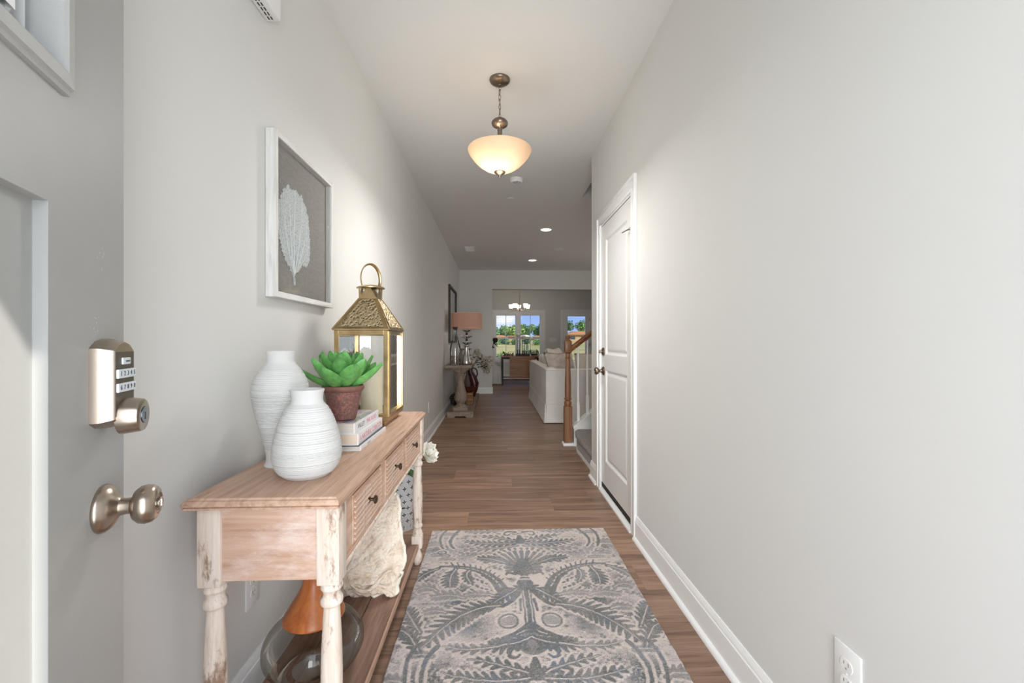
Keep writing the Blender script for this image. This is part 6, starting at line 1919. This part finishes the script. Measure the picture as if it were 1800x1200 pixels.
# slipcovered chair at the left end of the table
dc = thing('slipcovered_chair', (-0.02, 11.75, 0), 'white skirted slipcover dining chair at the left end of the dining table', 'chair')
b = B()
def chair_cover(b):
    # back leans to the left, skirt flares to the floor
    prof = [(-0.22, 1.03), (-0.13, 1.04), (-0.02, 0.60), (0.02, 0.50), (0.14, 0.50), (0.17, 0.40), (0.18, 0.02), (-0.32, 0.02), (-0.27, 0.5)]
    b.prism([(x, z) for x, z in prof], 'Y', 11.52, 11.98)
    es = b.bm.edges[:]
    bmesh.ops.bevel(b.bm, geom=es, offset=0.02, segments=2, affect='EDGES', clamp_overlap=True)
chair_cover(b); obj('slipcover', b, LIN, dc, 50)
for k in range(7):
    x = -0.25 + k * 0.068
    b = B(); b.lathe([(0.020, 0.012), (0.014, 0.2), (0.006, 0.40), (0, 0.41)], 8, (x, 11.516, 0)); obj('pleat', b, LIN, dc, 60)
# white slat chair at the right end
wc = thing('slat_chair', (1.18, 11.78, 0), 'white wooden slat-back chair showing over the sofa', 'chair')
CHW = mat('chair_white', rgb(236, 234, 230), 0.4)
R_ = Matrix.Translation((1.18, 11.78, 0)) @ Matrix.Rotation(math.radians(-78), 4, 'Z')
b = B(); b.box(-0.21, 0.21, -0.21, 0.21, 0.44, 0.47, 0.008, 2); b.xform(R_); obj('seat', b, CHW, wc, 40)
for (x, y, h_) in ((-0.19, -0.19, 0.44), (0.19, -0.19, 0.44), (-0.19, 0.19, 0.44), (0.19, 0.19, 0.44)):
    b = B(); b.box(x - 0.018, x + 0.018, y - 0.018, y + 0.018, 0, h_); b.xform(R_); obj('leg', b, CHW, wc)
for x in (-0.18, -0.09, 0.0, 0.09, 0.18):
    b = B(); b.box(x - 0.018, x + 0.018, -0.012, 0.012, 0, 0.50, 0.004); b.xform(R_ @ Matrix.Translation((0, 0.20, 0.46)) @ Matrix.Rotation(-0.22, 4, 'X')); obj('back_slat', b, CHW, wc)
b = B(); b.box(-0.21, 0.21, -0.014, 0.014, 0.42, 0.48, 0.006); b.xform(R_ @ Matrix.Translation((0, 0.20, 0.46)) @ Matrix.Rotation(-0.22, 4, 'X')); obj('top_rail', b, CHW, wc)
# table centrepiece
tr_ = thing('dark_tray', (0.72, 11.55, DTZ), 'dark wooden tray holding glass cylinders on the dining table', 'tray')
b = B(); b.box(0.56, 0.93, 11.42, 11.68, DTZ, DTZ + 0.014, 0.003); obj('tray_floor', b, mat('dark_tray_wood', rgb(44, 34, 30), 0.5), tr_)
b = B(); b.box(0.56, 0.93, 11.42, 11.435, DTZ + 0.014, DTZ + 0.06, 0.003); b.box(0.56, 0.93, 11.665, 11.68, DTZ + 0.014, DTZ + 0.06, 0.003); b.box(0.56, 0.575, 11.435, 11.665, DTZ + 0.014, DTZ + 0.06, 0.003); b.box(0.915, 0.93, 11.435, 11.665, DTZ + 0.014, DTZ + 0.06, 0.003); obj('tray_rim', b, MATS['dark_tray_wood'], tr_)
CYG = glass('cylinder_glass', (0.80, 0.82, 0.83, 1), 0.9, base=0.1)
for k, (x, y, r_, h_, g_, lb) in enumerate(((0.635, 11.54, 0.045, 0.50, CYG, 'tallest clear glass cylinder vase on the dark tray'), (0.765, 11.58, 0.045, 0.44, CYG, 'middle clear glass cylinder vase on the dark tray'), (0.86, 11.50, 0.038, 0.36, glass('blue_glass', (0.62, 0.74, 0.80, 1), 0.9, base=0.1), 'short pale blue glass bottle on the dark tray'))):
    t = thing('cylinder_vase', (x, y, DTZ + 0.014), lb, 'vase', 'glass vases on the tray')
    b = B(); b.lathe([(0, 0.003), (r_, 0.0), (r_, h_ * 0.7), (r_ * (0.95 if k < 2 else 0.45), h_ * 0.85), (r_ * (1.0 if k < 2 else 0.5), h_)], 24, (x, y, DTZ + 0.014), cap=False); obj('glass_body', b, g_, t, 60)
    b = B(); b.lathe([(0, 0.004), (r_ * 0.9, 0.004), (r_ * 0.9, h_ * 0.3), (0, h_ * 0.3)], 18, (x, y, DTZ + 0.014)); obj('filling', b, mat('vase_sand', rgb(120, 104, 88), 0.8), t)
for k, (x, y, z, lb) in enumerate(((0.635, 11.54, DTZ + 0.50, 'white hydrangea head in the tallest cylinder vase'), (0.765, 11.58, DTZ + 0.445, 'white hydrangea head in the middle cylinder vase'))):
    t = thing('white_hydrangea', (x, y, z), lb, 'flower', 'hydrangeas in the cylinder vases')
    b = B(); b.tube([(x, y, DTZ + 0.16), (x, y, z + 0.04)], 0.004, 6); obj('stem', b, STEM, t)
    b = B()
    for i in range(120):
        d = Vector((rq.gauss(0, 1), rq.gauss(0, 1), rq.gauss(0, 1))).normalized() * rq.uniform(0.05, 0.068)
        d.z *= 0.75
        c_ = Vector((x, y, z + 0.06)) + d; n_ = d.normalized(); u_ = n_.orthogonal().normalized() * 0.018; w_ = n_.cross(u_)
        b.face([c_ + u_, c_ + w_, c_ - u_, c_ - w_])
    obj('flower_head', b, petal.materials[0], t)
t = thing('twig_wreath', (0.37, 11.62, DTZ), 'brown twig wreath lying on the left of the dining table', 'wreath')
for k in range(9):
    b = B(); ph = rq.uniform(0, 6); rr_ = rq.uniform(0.10, 0.145)
    b.tube([(0.37 + rr_ * math.cos(i * PI / 12), 11.62 + rr_ * math.sin(i * PI / 12), DTZ + 0.03 + 0.02 * math.sin(3 * i * PI / 12 + ph)) for i in range(24)], 0.009, 5, True); obj('twig', b, mat('wreath_brown', rgb(96, 74, 58), 0.9, col2=rgb(150, 124, 98), nscale=20), t, 60)
for k in range(12):
    b = B(); a = rq.uniform(0, 6.28); p0 = Vector((0.37 + 0.12 * math.cos(a), 11.62 + 0.12 * math.sin(a), DTZ + 0.05)); d = Vector((math.cos(a), math.sin(a), rq.uniform(0.5, 1.4))).normalized() * 0.08
    w_ = d.orthogonal().normalized() * 0.018
    b.face([p0, p0 + d * 0.5 + w_, p0 + d, p0 + d * 0.5 - w_]); obj('leaf', b, LFD, t)
for k, (x, y, s_, lb) in enumerate(((1.06, 11.72, 1.0, 'clear glass bowl right of the tray on the dining table'), (1.14, 11.95, 0.75, 'smaller glass bowl near the right end of the dining table'))):
    t = thing('glass_bowl', (x, y, DTZ), lb, 'bowl', 'glass bowls on the dining table')
    b = B(); b.lathe(smooth_prof([(0.04 * s_, 0.0), (0.05 * s_, 0.01), (0.10 * s_, 0.06 * s_), (0.115 * s_, 0.12 * s_), (0.10 * s_, 0.17 * s_)], 4), 28, (x, y, DTZ), cap=False); obj('glass_body', b, CYG, t, 60)
    b = B(); b.lathe([(0, 0.006), (0.045 * s_, 0.008), (0.08 * s_, 0.05 * s_), (0.0, 0.07 * s_)], 20, (x, y, DTZ)); obj('shell_filling', b, MATS['tiny_shells'], t, 60)
for k, (x, y, lb) in enumerate(((1.08, 11.43, 'cream plate at the near right edge of the dining table'),)):
    t = thing('dinner_plate', (x, y, DTZ), lb, 'plate')
    b = B(); b.lathe([(0, 0.002), (0.07, 0.0), (0.11, 0.014), (0.112, 0.017), (0.07, 0.006), (0, 0.006)], 32, (x, y, DTZ)); obj('plate', b, mat('cream_plate', rgb(214, 200, 188), 0.4), t, 50)
    b = B(); b.lathe([(0.108, 0.0145), (0.113, 0.016), (0.113, 0.019), (0.108, 0.0165)], 32, (x, y, DTZ), cap=False); obj('rim', b, mat('plate_rim', rgb(150, 120, 100), 0.4), t)
# dark dried bloom on a thin stem behind the slipcovered chair
t = thing('dark_dried_bloom', (-0.02, 12.4, 0), 'dark brown drooping bloom on a stem before the left window edge', 'dried flower')
b = B(); b.lathe(smooth_prof([(0.06, 0.0), (0.09, 0.10), (0.10, 0.25), (0.06, 0.42), (0.035, 0.50), (0.04, 0.52)], 4), 24, (-0.12, 12.4, 0)); obj('floor_vase', b, mat('dark_vase', rgb(50, 42, 38), 0.4), t, 50)
b = B(); b.tube([(-0.12, 12.4, 0.5), (-0.08, 12.4, 0.95), (-0.03, 12.4, 1.16), (0.03, 12.4, 1.20)], 0.010, 6); b.tube([(-0.04, 12.4, 1.12), (0.06, 12.4, 1.03), (0.09, 12.4, 1.0)], [0.02, 0.014, 0.005], 6); b.tube([(-0.06, 12.4, 1.0), (-0.02, 12.4, 0.97)], 0.02, 6); obj('stem', b, mat('bloom_dark', rgb(44, 28, 24), 0.8), t, 60)
b = B(); b.lathe(smooth_prof([(0, -0.08), (0.05, -0.06), (0.075, 0.0), (0.06, 0.06), (0, 0.07)], 4), 12, (0.01, 12.4, 1.19)); obj('bloom', b, MATS['bloom_dark'], t, 60)

# chandelier
cx_, cy_ = 0.665, 11.55
chn = thing('chandelier', (cx_, cy_, 1.95), 'five-arm chandelier with lit frosted cup shades over the dining table', 'chandelier')
b = B(); b.lathe([(0, CZ), (0.06, CZ), (0.055, CZ - 0.02), (0, CZ - 0.03)], 24, (cx_, cy_, 0)); obj('canopy', b, NICKEL, chn, 40)
for k in range(9):
    b = B(); zc = CZ - 0.05 - k * 0.036; an = (k % 2) * PI / 2
    b.tube([(cx_ + 0.010 * math.cos(i * PI / 6) * math.cos(an), cy_ + 0.010 * math.cos(i * PI / 6) * math.sin(an), zc + 0.023 * math.sin(i * PI / 6)) for i in range(12)], 0.0028, 5, True); obj('chain_link', b, NICKEL, chn, 60)
b = B(); b.lathe(smooth_prof([(0, 2.395), (0.012, 2.39), (0.016, 2.36), (0.010, 2.33), (0.014, 2.10), (0.028, 2.06), (0.020, 2.0), (0.006, 1.96), (0, 1.955)], 4), 16, (cx_, cy_, 0)); obj('stem', b, NICKEL, chn, 50)
SHG = mat('cup_shade', rgb(250, 246, 238), 0.4, emit=((1.0, 0.93, 0.82, 1), 1.6))
for k in range(5):
    a = 2 * PI * k / 5 + 0.35
    dx, dy = math.cos(a), math.sin(a)
    b = B(); b.tube([(cx_ + dx * r_, cy_ + dy * r_, z) for r_, z in ((0.015, 2.03), (0.09, 1.985), (0.18, 1.985), (0.235, 2.02), (0.24, 2.035))], 0.007, 8)
    b.lathe([(0, 0), (0.02, 0.0), (0.03, 0.012), (0, 0.014)], 14, (cx_ + dx * 0.24, cy_ + dy * 0.24, 2.03)); arm = obj('arm', b, NICKEL, chn, 50)
    b = B(); b.lathe(smooth_prof([(0.032, 0.0), (0.045, 0.015), (0.056, 0.05), (0.064, 0.105), (0.061, 0.105), (0.052, 0.05), (0.03, 0.015), (0, 0.01)], 3), 24, (cx_ + dx * 0.24, cy_ + dy * 0.24, 2.042)); obj('cup_shade', b, SHG, arm, 50)
light('chandelier_glow', 'POINT', (cx_, cy_, 2.22), 9.0, (1.0, 0.88, 0.72), shadow_soft_size=0.2)
# ================================================================== OUTSIDE
b = B(); b.prism([(YD + 0.3, -0.5), (YD + 0.3, -0.25), (40, 0.15), (75, 1.55), (150, 3.0), (150, -0.5)], 'X', -90, 120)
gr = struct('ground_lawn', b, mat('dry_grass', rgb(132, 140, 70), 0.95, col2=rgb(186, 170, 108), nscale=0.3, bump=(8, 0.5, 0.05)))
def gz(y):
    return float(np.interp(y, [YD, 40, 75, 150], [-0.25, 0.15, 1.55, 3.0]))
b = B(); b.box(-6, 6, -8, Y0 - 0.13, -0.2, -0.02); struct('ground_porch', b, mat('porch_concrete', rgb(190, 186, 178), 0.9, col2=rgb(176, 172, 164), nscale=4))
rt = random.Random(21)
LEAVES = [mat('tree_green_%d' % i, c1, 0.8, col2=c2, nscale=2.0) for i, (c1, c2) in enumerate(((rgb(84, 128, 66), rgb(132, 170, 92)), (rgb(62, 104, 66), rgb(104, 146, 92)), (rgb(120, 152, 70), rgb(164, 188, 100))))]
TRUNK = mat('tree_bark', rgb(84, 68, 54), 0.95)
def tree(x, y, h, w, k, label, cat='tree', name='tree'):
    g = gz(y)
    t = thing(name, (x, y, g), label, cat, 'trees outside the dining window' if cat == 'tree' else 'shrubs outside the dining window')
    b = B(); b.tube([(x, y, g - 0.1), (x + 0.05, y, g + h * 0.35), (x, y, g + h * 0.7)], [0.07 * w / 2, 0.05 * w / 2, 0.02 * w / 2], 8); obj('trunk', b, TRUNK, t, 60)
    b = B()
    blobs = [(rt.gauss(0, w * 0.20), rt.gauss(0, w * 0.20), h * rt.uniform(0.30, 0.84), w * rt.uniform(0.18, 0.28)) for _ in range(10)]
    for (bx_, by_, bz_, br) in blobs:
        for q in range(120):
            d = Vector((rt.gauss(0, 1), rt.gauss(0, 1), rt.gauss(0, 1))).normalized()
            c_ = Vector((x + bx_, y + by_, g + bz_)) + d * br * rt.uniform(0.7, 1.05)
            n_ = (d + Vector((rt.gauss(0, 0.4), rt.gauss(0, 0.4), rt.gauss(0, 0.4)))).normalized()
            u_ = n_.orthogonal().normalized() * br * 0.20; w_ = n_.cross(u_) * 0.7
            b.face([c_ + u_, c_ + w_, c_ - u_, c_ - w_])
    obj('crown', b, LEAVES[k], t)
TR = [(-0.6, 86, 2.3, 4.2, 1, 'dark tree leftmost in the dining window view'),
      (1.7, 92, 2.3, 4.0, 0, 'bright green tree second from the left in the dining window'),
      (3.9, 86, 2.7, 3.8, 2, 'yellow-green tree behind the window mullion'),
      (6.2, 92, 2.4, 4.0, 1, 'dark tree in the middle of the right window half'),
      (8.9, 89, 2.9, 4.2, 0, 'taller green tree at the right edge of the dining window'),
      (14.0, 84, 3.4, 4.0, 1, 'dark tree at the left of the patio door glass'),
      (18.8, 86, 3.8, 4.4, 0, 'green tree at the right of the patio door glass')]
for a_ in TR:
    tree(*a_)
SHR_ = [(0.0, 55, 0.60, 1.5, 0, 'green hedge shrub leftmost at the far edge of the field'),
        (1.3, 56, 0.55, 1.5, 1, 'dark hedge shrub second from the left at the field edge'),
        (2.6, 55, 0.60, 1.4, 0, 'green hedge shrub just left of the mullion at the field edge'),
        (4.0, 57, 0.60, 1.5, 1, 'dark hedge shrub just right of the mullion at the field edge'),
        (5.7, 54, 0.65, 1.5, 0, 'green hedge shrub rightmost at the far edge of the field'),
        (0.35, 26, 0.45, 1.1, 2, 'low yellow-green shrub in the near field at the left'),
        (2.3, 28, 0.45, 1.1, 1, 'low dark shrub in the near field at the right')]
for a_ in SHR_:
    tree(*a_, cat='shrub', name='shrub')
def house(x, y, w, d, h, rc, wc_, label):
    g = gz(y)
    t = thing('far_house', (x, y, g), label, 'house', 'houses beyond the field')
    b = B(); b.box(x - w / 2, x + w / 2, y, y + d, g - 0.4, g + h); obj('walls', b, wc_, t)
    b = B(); b.prism([(x - w / 2 - 0.3, g + h), (x - w * 0.2, g + h + w * 0.16), (x + w * 0.2, g + h + w * 0.16), (x + w / 2 + 0.3, g + h)], 'Y', y - 0.3, y + d + 0.3); obj('roof', b, rc, t)
    for xo in (-0.28, 0.22):
        b = B(); b.box(x + xo * w - 0.35, x + xo * w + 0.35, y - 0.04, y, g + h * 0.3, g + h * 0.75); obj('window', b, mat('far_window', rgb(70, 80, 92), 0.2), t)
ROOFO = mat('roof_orange', rgb(196, 140, 96), 0.9); ROOFW = mat('roof_pale', rgb(236, 234, 230), 0.8); WALLT = mat('wall_tan', rgb(206, 166, 126), 0.9); WALLW = mat('wall_white_far', rgb(232, 224, 214), 0.9)
house(0.9, 70, 2.0, 3, 0.50, ROOFO, WALLT, 'low tan house leftmost beyond the field')
house(2.75, 72, 1.0, 3, 0.55, ROOFO, WALLT, 'narrow tan house left of the window mullion')
house(4.9, 70, 1.6, 3, 0.60, ROOFW, WALLT, 'white-roofed house right of the window mullion')
house(7.1, 71, 1.1, 3, 0.55, ROOFO, WALLW, 'small white-walled house at the right of the window')
house(13.0, 66, 3.4, 4, 1.0, ROOFO, WALLT, 'tan house seen through the patio door')
